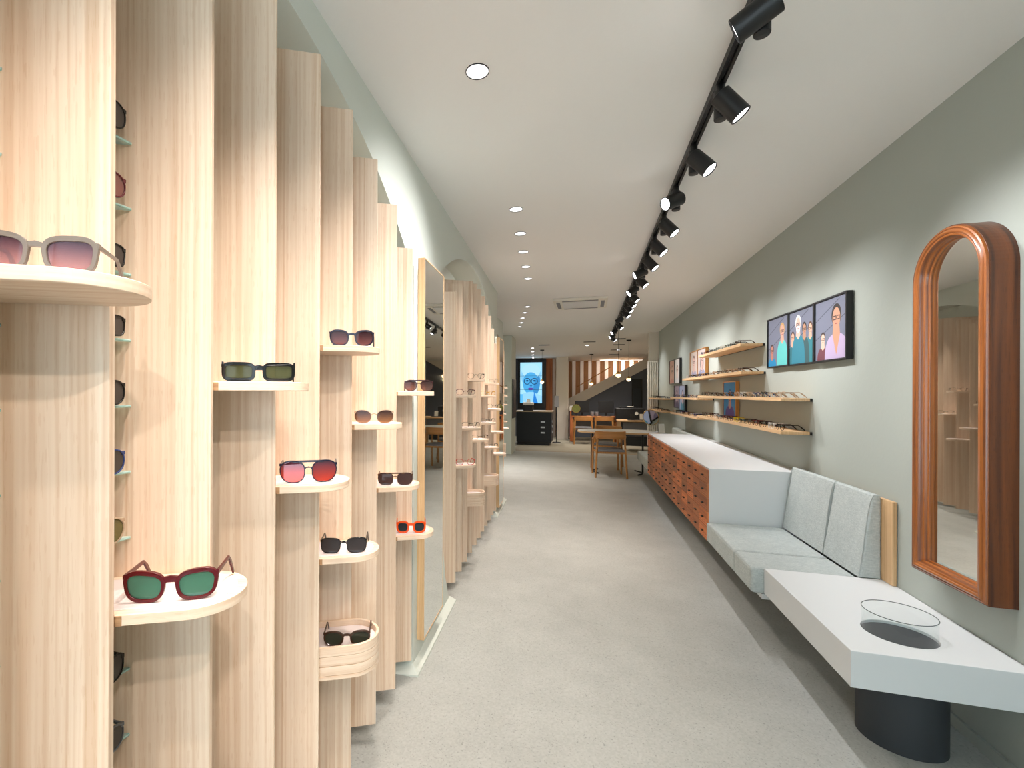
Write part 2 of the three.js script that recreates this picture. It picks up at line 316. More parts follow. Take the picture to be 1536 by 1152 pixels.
const shelves3 = [[8, 1.50], [8, 1.365], [8, 1.22], [7, 1.07], [8, 0.93], [9, 0.80], [3, 1.45], [1, 1.31], [4, 1.18], [2, 1.04], [3, 0.9]];
shelves3.forEach(([i, h], n, all) => roundShelf(tip3(N3[i]), N3[i], W2, h, `rounded shelf past the second tall mirror, ${ORD[all.filter((q) => q[1] < h).length]} from the floor`, 'rounded shelves past the second mirror'));
trayBox(tip3(N3[7]), N3[7], W2, 0.58, 0.22, 'tall stack of rounded trays past the second tall mirror', 3);

// glass shelves between the fins of the first niche
const glassSpots = [];
for (const i of [3, 4, 5]) for (let k = 0; k < 10; k++) glassSpots.push([i, 0.716 + 0.135 * k]);
const glassPts = [[-0.154, 0.001], [-0.154 - 0.1077, W1 - 0.001], [-0.33, W1 - 0.001], [-0.272, 0.001]];
const glassGeo = slabUp(glassPts, 0.005).translate(0, -0.005, 0);
const glassFront = bar(new THREE.Vector3(-0.1535, -0.0025, 0.002), new THREE.Vector3(-0.1535 - 0.1077, -0.0025, W1 - 0.002), 0.0026, 6);
const bracketGeo = cyl(0.004, 0.004, 0.012, 10).rotateX(Math.PI / 2).translate(-0.19, -0.0095, 0.006);
const bayName = { 3: 'behind the taupe sunglasses', 4: 'above and below the dark red sunglasses', 5: 'behind the black rectangular sunglasses' };
for (const [i, h] of glassSpots) {
  const onShelf = [[4, 1.038], [5, 1.441], [3, 1.579]].some(([a, t]) => a === i && Math.abs(t - h) < 0.03);
  if (onShelf) continue;
  const g = thing('glass_shelf', `clear glass shelf ${bayName[i]}, ${ORD[Math.round((h - 0.716) / 0.135)]} level from the floor`, 'glass shelf', finPoint(tipX(N1[i]), N1[i], 0, h, 0), FIN_A, `glass shelves ${bayName[i]}`);
  mesh('glass_plate', glassGeo, M.shelfGlass, g); mesh('polished_edge', glassFront, M.glassEdge, g); mesh('shelf_pin', bracketGeo, M.steel, g);
}

// ---------------------------------------------------------------- spectacles
function lensOutline(o, N = 30) {
  const { a, b, n = 2.6, k = 0, sk = 0, drop = 0 } = o, pts = [];
  for (let i = 0; i < N; i++) {
    const t = 2 * Math.PI * i / N, c = Math.cos(t), s = Math.sin(t);
    let x = a * Math.sign(c) * Math.abs(c) ** (2 / n), y = b * Math.sign(s) * Math.abs(s) ** (2 / n);
    if (y < 0) x += drop * a * (-y / b) * 0.35; 
    x *= 1 + k * (y / b); y += sk * b * (x / a) * (y > 0 ? 1 : 0.45);
    pts.push([x, y]);
  }
  return pts;
}
function offset(pts, d) {
  const f = typeof d === 'function' ? d : () => d;
  return pts.map((p, i) => { const q = pts[(i + pts.length - 1) % pts.length], r = pts[(i + 1) % pts.length]; let nx = r[1] - q[1], ny = -(r[0] - q[0]); const l = Math.hypot(nx, ny) || 1; const e = f(p); return [p[0] + nx / l * e, p[1] + ny / l * e]; });
}
const mirrored = (pts) => pts.map(([x, y]) => [-x, y]).reverse();
// o: w (overall width), lens outline, rim, thickness, colours; front faces +z, stands on y = 0
function spectacles(name, label, o, group) {
  const { lens, rim = 0.0035, t = 0.004, frame, lensMat, temple = frame, N = 30, bridge = 'plain', brow = 0, wrap = 1.1 } = o;
  const g = thing(name, label, 'glasses', null, 0, group);
  if (o.ratio) { lens.a = ((o.w / 2 - (o.gap ?? 0.0065)) / 2 - rim) / (1 + (lens.k ?? 0) * 0.7); lens.b = (o.ratio * o.w / 2 - rim - brow / 2) / (1 + (lens.sk ?? 0) * 0.5); }
  const L = lensOutline(lens, N), rimAt = (p) => rim + (brow && p[1] > 0 ? brow * (p[1] / lens.b) : 0);
  const O = offset(L, rimAt), half = o.w / 2, maxX = Math.max(...O.map((p) => p[0])), minX = Math.min(...O.map((p) => p[0])), minY = Math.min(...O.map((p) => p[1])), topY = Math.max(...O.map((p) => p[1]));
  const cx = half - maxX, inner = cx + minX;
  const bend = (q) => { const p = q.attributes.position; for (let i = 0; i < p.count; i++) p.setZ(i, p.getZ(i) - wrap * p.getX(i) ** 2); q.computeVertexNormals(); return q; };
  const sh = (pts) => pts.map(([x, y]) => [x + cx, y - minY]);
  const parts = [];
  for (const s of [1, -1]) {
    const outer = s > 0 ? sh(O) : mirrored(sh(O)), hole = s > 0 ? sh(L) : mirrored(sh(L));
    parts.push(extrude(outer, t, { holes: [hole], bevel: N > 20 && rim > 0.0024 ? 0.0006 : 0 }).translate(0, 0, -t));
  }
  const by = lens.b * (rim > 0.004 ? 0.52 : 0.35) - minY, bh = o.bridgeH ?? (rim > 0.0055 ? 0.013 : rim > 0.0028 ? 0.009 : 0.005);
  if (inner > 0.0005) {
    const e = inner + rim * 0.8;
    parts.push(extrude([[-e, by - bh / 2 - 0.003], [-e / 2, by + 0.001 - bh / 2 + 0.002], [0, by - bh / 2 + 0.003], [e / 2, by + 0.001 - bh / 2 + 0.002], [e, by - bh / 2 - 0.003], [e, by + bh / 2 - 0.001], [0, by + bh / 2 + 0.002], [-e, by + bh / 2 - 0.001]], t * 0.9).translate(0, 0, -t));
    if (bridge === 'double') { const yt = topY - minY - 0.003; parts.push(extrude([[-cx * 0.95, yt - 0.003], [cx * 0.95, yt - 0.003], [cx * 0.95, yt + 0.0025], [-cx * 0.95, yt + 0.0025]], t).translate(0, 0, -t)); }
    if (bridge === 'bar') parts.push(extrude([[-e, by + 0.004], [e, by + 0.004], [e, by + 0.0065], [-e, by + 0.0065]], t * 0.6).translate(0, 0, -t));
  }
  const hy = topY * 0.62 - minY, hx = half - 0.002;
  for (const s of [1, -1]) parts.push(new THREE.BoxGeometry(0.007, 0.007, t * 1.2).toNonIndexed().translate(s * (hx - 0.001), hy, -t * 0.6));
  mesh('frame_front', bend(join(parts)), frame, g);
  if (lensMat) for (const s of [1, -1]) {
    const q = bend(extrude(s > 0 ? sh(L) : mirrored(sh(L)), 0.0012).translate(0, 0, -t * 0.5 - 0.0006));
    if (lensMat.vertexColors) {
      const p = q.attributes.position, c = new Float32Array(p.count * 3), y0 = 0, y1 = topY - minY;
      for (let i = 0; i < p.count; i++) { const m = mixc(o.dye[1], o.dye[0], (p.getY(i) - y0) / (y1 - y0)); c.set(m, i * 3); }
      q.setAttribute('color', new THREE.BufferAttribute(c, 3));
    }
    mesh('lens', q, lensMat, g);
  }
  const zb = -wrap * hx * hx - 0.002, TH = o.templeH ?? 0.007, len = o.templeL ?? 0.135;
  const up = [[zb, hy + TH / 2], [zb - len * 0.3, hy + TH * 0.42], [zb - len * 0.66, hy + TH * 0.4], [zb - len * 0.8, hy * 0.72 + 0.004], [zb - len * 0.97, 0.010]];
  const dn = [[zb - len, 0.004], [zb - len * 0.97, 0.0005], [zb - len * 0.78, hy * 0.6], [zb - len * 0.66, hy - TH * 0.25], [zb - len * 0.3, hy - TH * 0.35], [zb, hy - TH / 2]];
  const tg = extrude([...up, ...dn].reverse(), 0.003, { bevel: N > 20 ? 0.0005 : 0 }).rotateY(-Math.PI / 2);   // (z, y) profile, thickness along -x
  for (const s of [1, -1]) { const m = mesh('temple', tg, temple, g); m.position.set(s * hx + 0.0015, 0, 0); m.rotation.y = 0; }
  if (o.pads) for (const s of [1, -1]) mesh('nose_pad', new THREE.SphereGeometry(0.0035, 8, 6).scale(0.5, 1.4, 0.8).translate(s * (inner + 0.0005), by - 0.009, -0.008), M.lensClear, g);
  return g;
}
const acetate = (r, g, b, rough = 0.22) => phy({ color: rgb(r, g, b), roughness: rough, clearcoat: 0.25, clearcoatRoughness: 0.08, specularIntensity: 0.6 });
const tint = (r, g, b, tr = 0.75) => phy({ color: rgb(r, g, b), transmission: tr, thickness: 0, roughness: 0.03, ior: 1.4, specularIntensity: 0.6 });
const dyed = () => phy({ color: 0xffffff, vertexColors: true, transmission: 0.8, thickness: 0, roughness: 0.03, ior: 1.4, specularIntensity: 0.6 });
const lin = (r, g, b) => rgb(r, g, b).toArray();
const A = { black: acetate(14, 13, 12), navy: acetate(24, 22, 44), red: acetate(82, 8, 16), taupe: acetate(112, 102, 92, 0.45), brown: acetate(58, 28, 28), tort: acetate(58, 34, 22), orange: acetate(226, 78, 20), beige: acetate(176, 150, 124, 0.4), bright: acetate(206, 30, 34), amber: acetate(216, 164, 70), grey: acetate(90, 92, 96), green: acetate(60, 78, 64), yellow: acetate(214, 190, 40), clear: acetate(214, 210, 204), wine: acetate(94, 30, 40), blue: acetate(40, 60, 110), bronze: std({ color: rgb(96, 66, 46), roughness: 0.3, metalness: 0.9 }) };
function put(g, X, y, Z, turn) { g.position.copy(V(X, y, Z)); g.rotation.y = turn * Math.PI / 180; return g; }

const S = (label, X, y, Z, turn, w, ratio, o) => put(spectacles('sunglasses', label, { w, ratio, templeL: 0.116, ...o }), X, y, Z, turn);
S('large taupe angular sunglasses with violet tinted lenses, highest rounded shelf', -0.702, 1.580, 0.446, 34, 0.143, 0.385, { lens: { n: 3.4, k: 0.09, sk: 0.12 }, rim: 0.0055, brow: 0.002, t: 0.006, frame: A.taupe, lensMat: dyed(), dye: [lin(92, 60, 96), lin(226, 190, 190)], pads: true });
S('dark red sunglasses with green lenses on a rounded shelf', -0.706, 1.0395, 0.669, 27, 0.160, 0.37, { lens: { n: 2.9, k: 0.10, sk: 0.12 }, rim: 0.0062, brow: 0.002, t: 0.006, frame: A.red, lensMat: tint(112, 158, 138, 0.7), templeH: 0.010 });
S('black rectangular sunglasses with olive green lenses', -0.701, 1.4425, 0.905, 35, 0.158, 0.28, { lens: { n: 5, k: 0.02, sk: 0.02 }, rim: 0.0078, t: 0.007, frame: A.black, lensMat: tint(126, 132, 98, 0.75), templeH: 0.018, bridgeH: 0.013 });
S('aviator sunglasses with orange and violet mirrored lenses', -0.714, 1.1685, 1.131, 30, 0.153, 0.41, { lens: { n: 2.5, k: 0.06, sk: 0.02, drop: -0.22 }, rim: 0.0026, brow: 0.001, t: 0.004, frame: A.navy, bridge: 'double', lensMat: phy({ color: 0xffffff, vertexColors: true, roughness: 0.06, metalness: 0.35, clearcoat: 0.6 }), dye: [lin(60, 50, 68), lin(206, 58, 30)] });
S('navy sunglasses with violet gradient lenses high beside the mirror pier', -0.706, 1.5685, 1.369, 24, 0.143, 0.38, { lens: { n: 2.8, k: 0.10, sk: 0.08 }, rim: 0.0044, brow: 0.0015, t: 0.005, frame: A.navy, lensMat: dyed(), dye: [lin(76, 46, 62), lin(176, 130, 130)] });
S('square dark grey sunglasses with a metal bridge', -0.727, 0.8975, 1.358, 22, 0.148, 0.34, { lens: { n: 3.4, k: 0.08, sk: 0.02 }, rim: 0.0022, t: 0.0035, frame: A.black, bridge: 'bar', lensMat: tint(86, 80, 80, 0.6) });
S('tortoiseshell sunglasses lying in the tray stack', -0.717, 0.5955, 1.363, 22, 0.150, 0.33, { lens: { n: 2.5, k: 0.10, sk: 0.02 }, rim: 0.005, t: 0.0045, frame: A.tort, lensMat: tint(70, 72, 58, 0.55), templeL: 0.112 });
S('beige round sunglasses with brown gradient lenses', -0.728, 1.3025, 1.591, 24, 0.145, 0.36, { lens: { n: 2.3, k: 0.06, sk: 0.08 }, rim: 0.0018, t: 0.003, frame: A.beige, lensMat: dyed(), dye: [lin(96, 76, 86), lin(206, 168, 128)] });
S('bronze hexagonal sunglasses with brown lenses', -0.735, 1.0295, 1.82, 20, 0.146, 0.36, { lens: { n: 3.0, k: 0.04, drop: -0.15 }, rim: 0.0013, t: 0.0025, frame: A.bronze, bridge: 'double', lensMat: tint(98, 74, 70, 0.55) });
S('dark brown pilot sunglasses with a heavy brow bar beside the mirror', -0.717, 1.4235, 2.064, 22, 0.134, 0.40, { lens: { n: 2.3, k: 0.04 }, rim: 0.0024, brow: 0.0015, t: 0.0035, frame: A.brown, bridge: 'double', lensMat: dyed(), dye: [lin(84, 60, 68), lin(190, 150, 134)] });
S('bright orange square sunglasses with dark lenses', -0.747, 0.7615, 2.048, 20, 0.138, 0.40, { lens: { n: 3.2, k: 0.06 }, rim: 0.0085, t: 0.006, frame: A.orange, lensMat: tint(70, 74, 80, 0.55), templeH: 0.012 });

// sunglasses standing on the glass shelves of one bay
const bayGlasses = [[9, 'black', { n: 2.4, b: 0.024 }], [8, 'wine', { n: 2.4, b: 0.022 }], [7, 'black', { n: 4, b: 0.02 }], [6, 'black', { n: 4.5, b: 0.018 }], [5, 'black', { n: 2.6, b: 0.022 }], [4, 'blue', { n: 2.4, b: 0.022 }], [3, 'beige', { n: 2.2, b: 0.023 }], [1, 'black', { n: 3, b: 0.022, sk: 0.25 }], [0, 'grey', { n: 2.6, b: 0.022 }]];
const bayLabel = { 9: 'rimless looking dark sunglasses on the highest glass shelf in view', 8: 'wine coloured sunglasses with pink lenses on a glass shelf', 7: 'square black sunglasses on a glass shelf beside the taupe pair', 6: 'thick rimmed black sunglasses on the glass shelf under the highest rounded shelf', 5: 'oval black sunglasses on a glass shelf beside the first fin', 4: 'dark blue sunglasses on the glass shelf at eye level', 3: 'pale beige round sunglasses on a glass shelf', 1: 'winged black sunglasses on the glass shelf below the dark red pair', 0: 'grey sunglasses on the lowest glass shelf in view' };
for (const [k, c, ex] of bayGlasses) {
  const g = spectacles('sunglasses', bayLabel[k], { w: 0.13, lens: { a: 0.025, ...ex, k: 0.06 }, rim: 0.003, t: 0.004, frame: A[c], lensMat: k === 8 ? tint(190, 140, 130, 0.7) : k === 3 ? tint(170, 160, 110, 0.75) : tint(110, 100, 92, 0.6), templeL: 0.085 });
  put(g, -0.862, 0.716 + 0.135 * k + 0.0008, 0.648, 90);
}
// eyeglasses of the second niche
const optical = (name, label, c, shape, fi, h, extra = {}) => {
  const g = spectacles(name, label, { w: 0.138, lens: { a: 0.025, b: 0.019, n: 2.6, k: 0.06, ...shape }, rim: 0.0016, t: 0.003, frame: A[c], lensMat: M.lensClear, N: 24, templeL: 0.122, ...extra });
  const Z = N2[fi]; g.position.copy(finPoint(tipX(Z), Z, -0.012, k2(h) + 0.0012, 0.145)); g.rotation.y = 26 * Math.PI / 180; return g;
};
optical('eyeglasses', 'dark browline eyeglasses on a rounded shelf next to the first tall mirror', 'wine', { n: 2.4, b: 0.018 }, 1, 1.398, { brow: 0.002 });
optical('eyeglasses', 'black eyeglasses on the uppermost shelf of the second niche', 'black', { n: 2.3, b: 0.021 }, 3, 1.53);
optical('eyeglasses', 'thin gold eyeglasses high in the second niche', 'beige', { n: 2.2, b: 0.02 }, 7, 1.515, { rim: 0.001 });
optical('eyeglasses', 'amber yellow eyeglasses in the second niche', 'amber', { n: 2.8, b: 0.017 }, 6, 1.389, { rim: 0.003 });
optical('eyeglasses', 'round brown eyeglasses in the second niche', 'brown', { n: 2, b: 0.022 }, 8, 1.247, { rim: 0.0012 });
optical('eyeglasses', 'slim grey eyeglasses in the second niche', 'grey', { n: 2.6, b: 0.017 }, 6, 1.128, { rim: 0.001 });
optical('eyeglasses', 'wide black eyeglasses in the second niche, under the uppermost shelf', 'black', { n: 2.4, b: 0.019 }, 2, 1.14);
optical('eyeglasses', 'thin metal eyeglasses low in the second niche', 'bronze', { n: 2.4, b: 0.018 }, 4, 1.004, { rim: 0.0009 });
optical('eyeglasses', 'fine steel eyeglasses low in the second niche', 'grey', { n: 2.2, b: 0.018 }, 7, 0.861, { rim: 0.0009 });
optical('eyeglasses', 'bright red eyeglasses on the shelf beside the first tall mirror', 'bright', { n: 2.8, b: 0.019, sk: 0.1 }, 1, 0.877, { rim: 0.0028 });
[[8, 1.50], [8, 1.365], [8, 1.22], [7, 1.07], [8, 0.93], [3, 1.45], [1, 1.31], [4, 1.18]].forEach(([i, h]) => {
  const g = spectacles('eyeglasses', `dark eyeglasses past the second tall mirror, on the rounded shelf ${ORD[shelves3.filter((q) => q[1] < h).length]} from the floor`, { w: 0.138, lens: { a: 0.025, b: 0.018, n: 2.6, k: 0.06 }, rim: 0.0022, t: 0.003, frame: A.black, N: 14, templeL: 0.12 }, 'eyeglasses past the second mirror');
  g.position.copy(finPoint(tip3(N3[i]), N3[i], -0.012, h + 0.0012, 0.145)); g.rotation.y = 0.45;
});

// ---------------------------------------------------------------- right: bench, seat, drawer counter
{
  const hole = []; const bx = 1.258, bz = 2.365;
  for (let i = 0; i < 48; i++) { const a = 2 * Math.PI * i / 48; hole.push([bx + 0.117 * Math.cos(a), bz + 0.117 * Math.sin(a)]); }
  const b = thing('bench_table', 'white slab bench on a dark round pedestal under the arched mirror', 'bench', V(0, 0, 0));
  const g = flat(extrude([[0.998, 2.152], [rightX(2.15) - 0.002, 2.152], [rightX(3.02) - 0.002, 3.02], [0.998, 3.02]], 0.136, { holes: [hole.reverse()], bevel: 0.002, seg: 2 })).translate(0, 0.302, 0);
  mesh('slab', uvs(g), M.white, b);
  const ring = []; for (const r of [0.1165, 0.1165]) ring.push(r);
  mesh('bowl_floor', cyl(0.1168, 0.1168, 0.05, 48).translate(bx, 0.403, -bz), M.darkPed, b);
  const ped = cyl(0.135, 0.135, 0.302, 56).scale(1.05, 1, 1).translate(1.277, 0.151, -2.39); mesh('pedestal', ped, M.darkPed, b);
  const bowl = thing('glass_bowl', 'clear glass cylinder sunk into the white bench', 'bowl', V(bx, 0.4285, bz));
  mesh('glass_wall', cyl(0.1145, 0.1145, 0.097, 64, true).translate(0, 0.0485, 0), phy({ color: new THREE.Color(0.95, 0.975, 0.97), transmission: 1, thickness: 0, roughness: 0.01, ior: 1.5, side: THREE.DoubleSide }), bowl);
  mesh('glass_rim', new THREE.TorusGeometry(0.1145, 0.0016, 8, 64).rotateX(Math.PI / 2).translate(0, 0.097, 0), phy({ color: new THREE.Color(0.16, 0.19, 0.19), transmission: 0.4, thickness: 0, roughness: 0.1 }), bowl);
}
function cushion(w, h, d, r = 0.022) { const g = new RoundedBoxGeometry(w, h, d, 4, r); return uvs(g, 'y', rnd(), rnd()); }
function cushionThing(name, label, w, h, d, pos, group, mat = M.fabric, tilt = 0) {
  const g = thing(name, label, 'cushion', pos, 0, group); const inner = mesh('cover', cushion(w, h, d), mat, g); inner.position.y = h / 2; g.rotation.z = tilt;
  const p = new THREE.Shape(); void p;
  const hw = w / 2 - 0.004, hd = d / 2 - 0.004, y = h - 0.0035, k = 0.02, pts = [];
  for (const [sx, sz] of [[1, 1], [-1, 1], [-1, -1], [1, -1]]) pts.push(new THREE.Vector3(sx * (hw - 0.002), y - 0.004, sz * (hd - 0.002)));
  const curve = new THREE.CurvePath(); pts.forEach((q, i) => curve.add(new THREE.LineCurve3(q, pts[(i + 1) % 4]))); void k;
  mesh('piping', new THREE.TubeGeometry(curve, 40, 0.0022, 6, true), mat, g); return g;
}
cushionThing('seat_cushion', 'pale grey green seat cushion next to the white bench slab', 0.50, 0.145, 0.305, V(1.185, 0.292, 3.176), undefined);
cushionThing('seat_cushion', 'pale grey green seat cushion against the white counter end', 0.50, 0.145, 0.66, V(1.185, 0.292, 3.661), undefined);
{ const b = thing('seat_bench', 'low bench under the grey green seat cushions', 'bench', V(0, 0, 0)); mesh('panel', rbox(0.99, rightX(3.0) - 0.004, 0.262, 0.291, 3.03, 3.99, 0.003), M.white, b); for (const z of [3.2, 3.8]) mesh('leg', rbox(1.35, 1.42, 0, 0.262, z - 0.03, z + 0.03, 0.003), M.darkPed, b); }
function backCushion(Z0, Z1, label) {
  const g = thing('back_cushion', label, 'cushion', V(0, 0, 0));
  const prof = [[1.432, 0.442], [1.528, 0.442], [1.528, 0.872], [1.52, 0.884], [1.50, 0.886], [1.492, 0.878]];
  const q = extrude(prof, Z1 - Z0 - 0.016, { bevel: 0.008, seg: 3 }).translate(0, 0, -Z1 + 0.008);
  mesh('cover', uvs(q, 'y', Z0, 0), M.fabric, g);
  for (const z of [Z0 + 0.003, Z1 - 0.003]) mesh('piping', tube([[1.434, 0.446], [1.492, 0.876], [1.503, 0.884], [1.524, 0.881]].map(([x, y]) => new THREE.Vector3(x, y, -z)), 0.0024, 16, 6), M.fabric, g);
}
backCushion(3.015, 3.40, 'upright back cushion at the open end of the seat beside the bench');
backCushion(3.404, 3.985, 'upright back cushion between its neighbour and the counter');
tag(mesh('back_board', box(1.531, 1.5505, 0.441, 0.868, -3.99, -2.93, 0.002, 'y'), M.oak), 'pale wood board on the wall behind the back cushions', 'board');
{
  const c = thing('drawer_counter', 'long white floating counter faced with small walnut drawers', 'counter', V(0, 0, 0));
  const X0 = 0.957, Z0 = 4.0, Z1 = 7.2, y0 = 0.285, y1 = 0.843;
  mesh('carcass', rbox(X0 + 0.02, rightX(4) - 0.002, y0, y1 - 0.02, Z0 + 0.02, Z1 - 0.02, 0.002), M.white, c);
  mesh('top', join([flat(extrude([[X0, Z0], [rightX(Z0) - 0.002, Z0], [rightX(Z1) - 0.002, Z1], [X0, Z1]], 0.02, { bevel: 0.001 })).translate(0, y1 - 0.021, 0)]), M.white, c);
  mesh('end_panel', rbox(X0, rightX(4) - 0.002, y0, y1 - 0.0205, Z0, Z0 + 0.02, 0.001), M.white, c);
  mesh('end_panel', rbox(X0, rightX(7) - 0.002, y0, y1 - 0.0205, Z1 - 0.02, Z1, 0.001), M.white, c);
  const rows = 5, cols = 14, rh = (y1 - 0.012 - y0 - 0.002) / rows, cw = (Z1 - Z0 - 0.016) / cols, knob = box(-0.014, 0.001, -0.004, 0.004, -0.018, 0.018, 0.0015);
  const fronts = [0, 1, 2].map((v) => box(0, 0.016, 0.0012, rh - 0.0012, -cw + 0.0012, -0.0012, 0.001, 'z', v * 0.13, v * 0.41));
  for (let i = 0; i < cols; i++) for (let j = 0; j < rows; j++) {
    const d = mesh('drawer', fronts[Math.floor(rnd() * 3)], M.walnut[Math.floor(rnd() * 5)], c); d.position.set(X0 - 0.014, y0 + 0.002 + j * rh, -(Z0 + 0.008 + i * cw));
    const h = mesh('pull', knob, M.black, d); h.position.set(0, rh / 2, -cw / 2);
  }
  mesh('bracket', rbox(1.4, 1.5, 0, 0.285, 4.5, 4.58, 0.002), M.darkPed, c); mesh('bracket', rbox(1.42, 1.52, 0, 0.285, 6.5, 6.58, 0.002), M.darkPed, c);
}
cushionThing('seat_cushion', 'pale seat cushion at the far end of the drawer counter', 0.62, 0.15, 1.35, V(1.27, 0.292, 7.89), undefined, M.fabricPale);
cushionThing('back_cushion', 'low pale back cushion against the wall past the counter', 0.10, 0.40, 1.35, V(1.54, 0.443, 7.89), undefined, M.fabricPale);
{ const b = thing('seat_bench', 'white bench under the pale seat past the counter', 'bench', V(0, 0, 0)); mesh('panel', rbox(1.0, 1.59, 0.25, 0.291, 7.21, 8.56, 0.003), M.white, b); for (const z of [7.5, 8.3]) mesh('leg', rbox(1.35, 1.42, 0, 0.25, z - 0.03, z + 0.03, 0.003), M.darkPed, b); }

// ---------------------------------------------------------------- right: arched mirror
{
  const Zc = 2.447, R = 0.203, y0 = 0.632, ys = 1.905;
  const g = thing('arched_mirror', 'tall arched wall mirror in a deep polished walnut frame', 'mirror', V(0, 0, 0));
  const path = [];   // (z, y, inward nz, ny), closed, street side first
  const push = (z, y, nz, ny) => path.push([z, y, nz, ny]);
  push(-R, y0, 1, 1); for (let i = 1; i < 24; i++) push(-R, y0 + (ys - y0) * i / 24, 1, 0);
  for (let i = 0; i <= 40; i++) { const a = Math.PI - Math.PI * i / 40; push(R * Math.cos(a), ys + R * Math.sin(a), -Math.cos(a), -Math.sin(a)); }
  for (let i = 1; i < 24; i++) push(R, ys - (ys - y0) * i / 24, -1, 0); push(R, y0, -1, 1);
  for (let i = 1; i < 8; i++) push(R - 2 * R * i / 8, y0, 0, 1);
  const prof = [[0, 0], [0, 0.088], [0.003, 0.094], [0.009, 0.096], [0.012, 0.0935], [0.015, 0.0975], [0.021, 0.1], [0.027, 0.0985], [0.03, 0.094], [0.0325, 0.0955], [0.038, 0.094], [0.042, 0.088], [0.043, 0.077], [0.047, 0.074], [0.048, 0.064], [0.053, 0.061], [0.055, 0.045]];
  const wallX = rightX(Zc) - 0.001, pos = [], uv = [], idx = [], n = path.length; let run = 0; const runs = [0];
  for (let i = 1; i <= n; i++) { const a = path[i - 1], b = path[i % n]; run += Math.hypot(a[0] - b[0], a[1] - b[1]); runs.push(run); }
  let pl = 0; const pls = prof.map((p, j) => { if (j) pl += Math.hypot(p[0] - prof[j - 1][0], p[1] - prof[j - 1][1]); return pl; });
  for (let i = 0; i <= n; i++) { const [z, y, nz, ny] = path[i % n]; prof.forEach(([o, h], j) => { pos.push(wallX - h, y + ny * o, -(Zc + z + nz * o)); uv.push(pls[j] * 1.6, runs[i]); }); }
  const m = prof.length; for (let i = 0; i < n; i++) for (let j = 0; j < m - 1; j++) { const a = i * m + j, b = a + m; idx.push(a, a + 1, b, b, a + 1, b + 1); }
  let q = new THREE.BufferGeometry(); q.setAttribute('position', new THREE.Float32BufferAttribute(pos, 3)); q.setAttribute('uv', new THREE.Float32BufferAttribute(uv, 2)); q.setIndex(idx); q.computeVertexNormals(); q = toCreasedNormals(q, 0.6);
  mesh('frame', q, M.frameWood, g);
  { const o = path.map(([z, y]) => [Zc + z, y]), ring = extrude(path.map(([z, y, nz, ny]) => [Zc + z - nz * 0.003, y - ny * 0.003]), 0.087, { holes: [path.map(([z, y, nz, ny]) => [Zc + z + nz * 0.0006, y + ny * 0.0006])] }).rotateY(Math.PI / 2).translate(wallX - 0.087, 0, 0); void o; mesh('outer_band', uvs(ring, 'y'), M.frameDark, g); }
  const pts = path.map(([z, y, nz, ny]) => [Zc + z + nz * 0.05, y + ny * 0.05]);
  const gl = extrude(pts, 0.003).rotateY(Math.PI / 2).translate(wallX - 0.058, 0, 0);   // (depth, y): x -> -z
  mesh('mirror_glass', gl, M.mirror, g);
  mesh('back_plate', extrude(path.map(([z, y, nz, ny]) => [Zc + z + nz * 0.01, y + ny * 0.01]), 0.004).rotateY(Math.PI / 2).translate(wallX - 0.006, 0, 0), M.black, g);
}

// ---------------------------------------------------------------- right: shelves with eyeglasses
const wallShelves = [   // Z0, Z1, top, label
  [4.76, 6.27, 1.862, 'uppermost wall shelf of eyeglasses beside the three portrait prints'], [4.74, 7.2, 1.612, 'long wall shelf just under the three portrait prints'],
  [3.86, 6.27, 1.385, 'wall shelf at eye level, above the lowest long shelf'], [3.86, 6.29, 1.150, 'lowest long wall shelf over the white counter'],
  [6.44, 8.19, 1.352, 'shorter wall shelf under the gold framed prints'], [6.44, 8.18, 1.112, 'shorter wall shelf close above the counter back'],
  [9.04, 10.8, 1.315, 'far wall shelf beside the radiator, upper one'], [9.04, 10.8, 1.085, 'far wall shelf beside the radiator, lower one'],
];
const SD = 0.185, frameCols = ['black', 'black', 'brown', 'tort', 'grey', 'clear', 'wine', 'black', 'blue', 'green', 'beige', 'bronze'];
const shelfCols = { 3: ['brown', 'tort', 'bronze', 'clear', 'grey', 'wine', 'brown', 'yellow', 'green', 'black', 'wine', 'black', 'clear', 'black'] };
const shelfGroup = ['uppermost wall shelf', 'long shelf under the portraits', 'shelf at eye level', 'lowest long shelf', 'upper short shelf', 'lower short shelf', 'upper far shelf', 'lower far shelf'];
const protos = new Map();
function shelfPair(c, round) {
  const key = c + round; let p = protos.get(key);
  if (!p) {
    p = spectacles('eyeglasses', '', { w: 0.134, lens: { a: 0.0245, b: 0.0185 + round * 0.0025, n: round ? 2.1 : 3, k: 0.06 }, rim: c === 'bronze' || c === 'grey' ? 0.0012 : 0.0026, t: 0.003, frame: A[c], N: 16, templeL: 0.13 });
    scene.remove(p); used.set('eyeglasses', used.get('eyeglasses') - 1); protos.set(key, p);
  }
  const q = p.clone(); q.name = numbered('eyeglasses'); scene.add(q); return q;
}
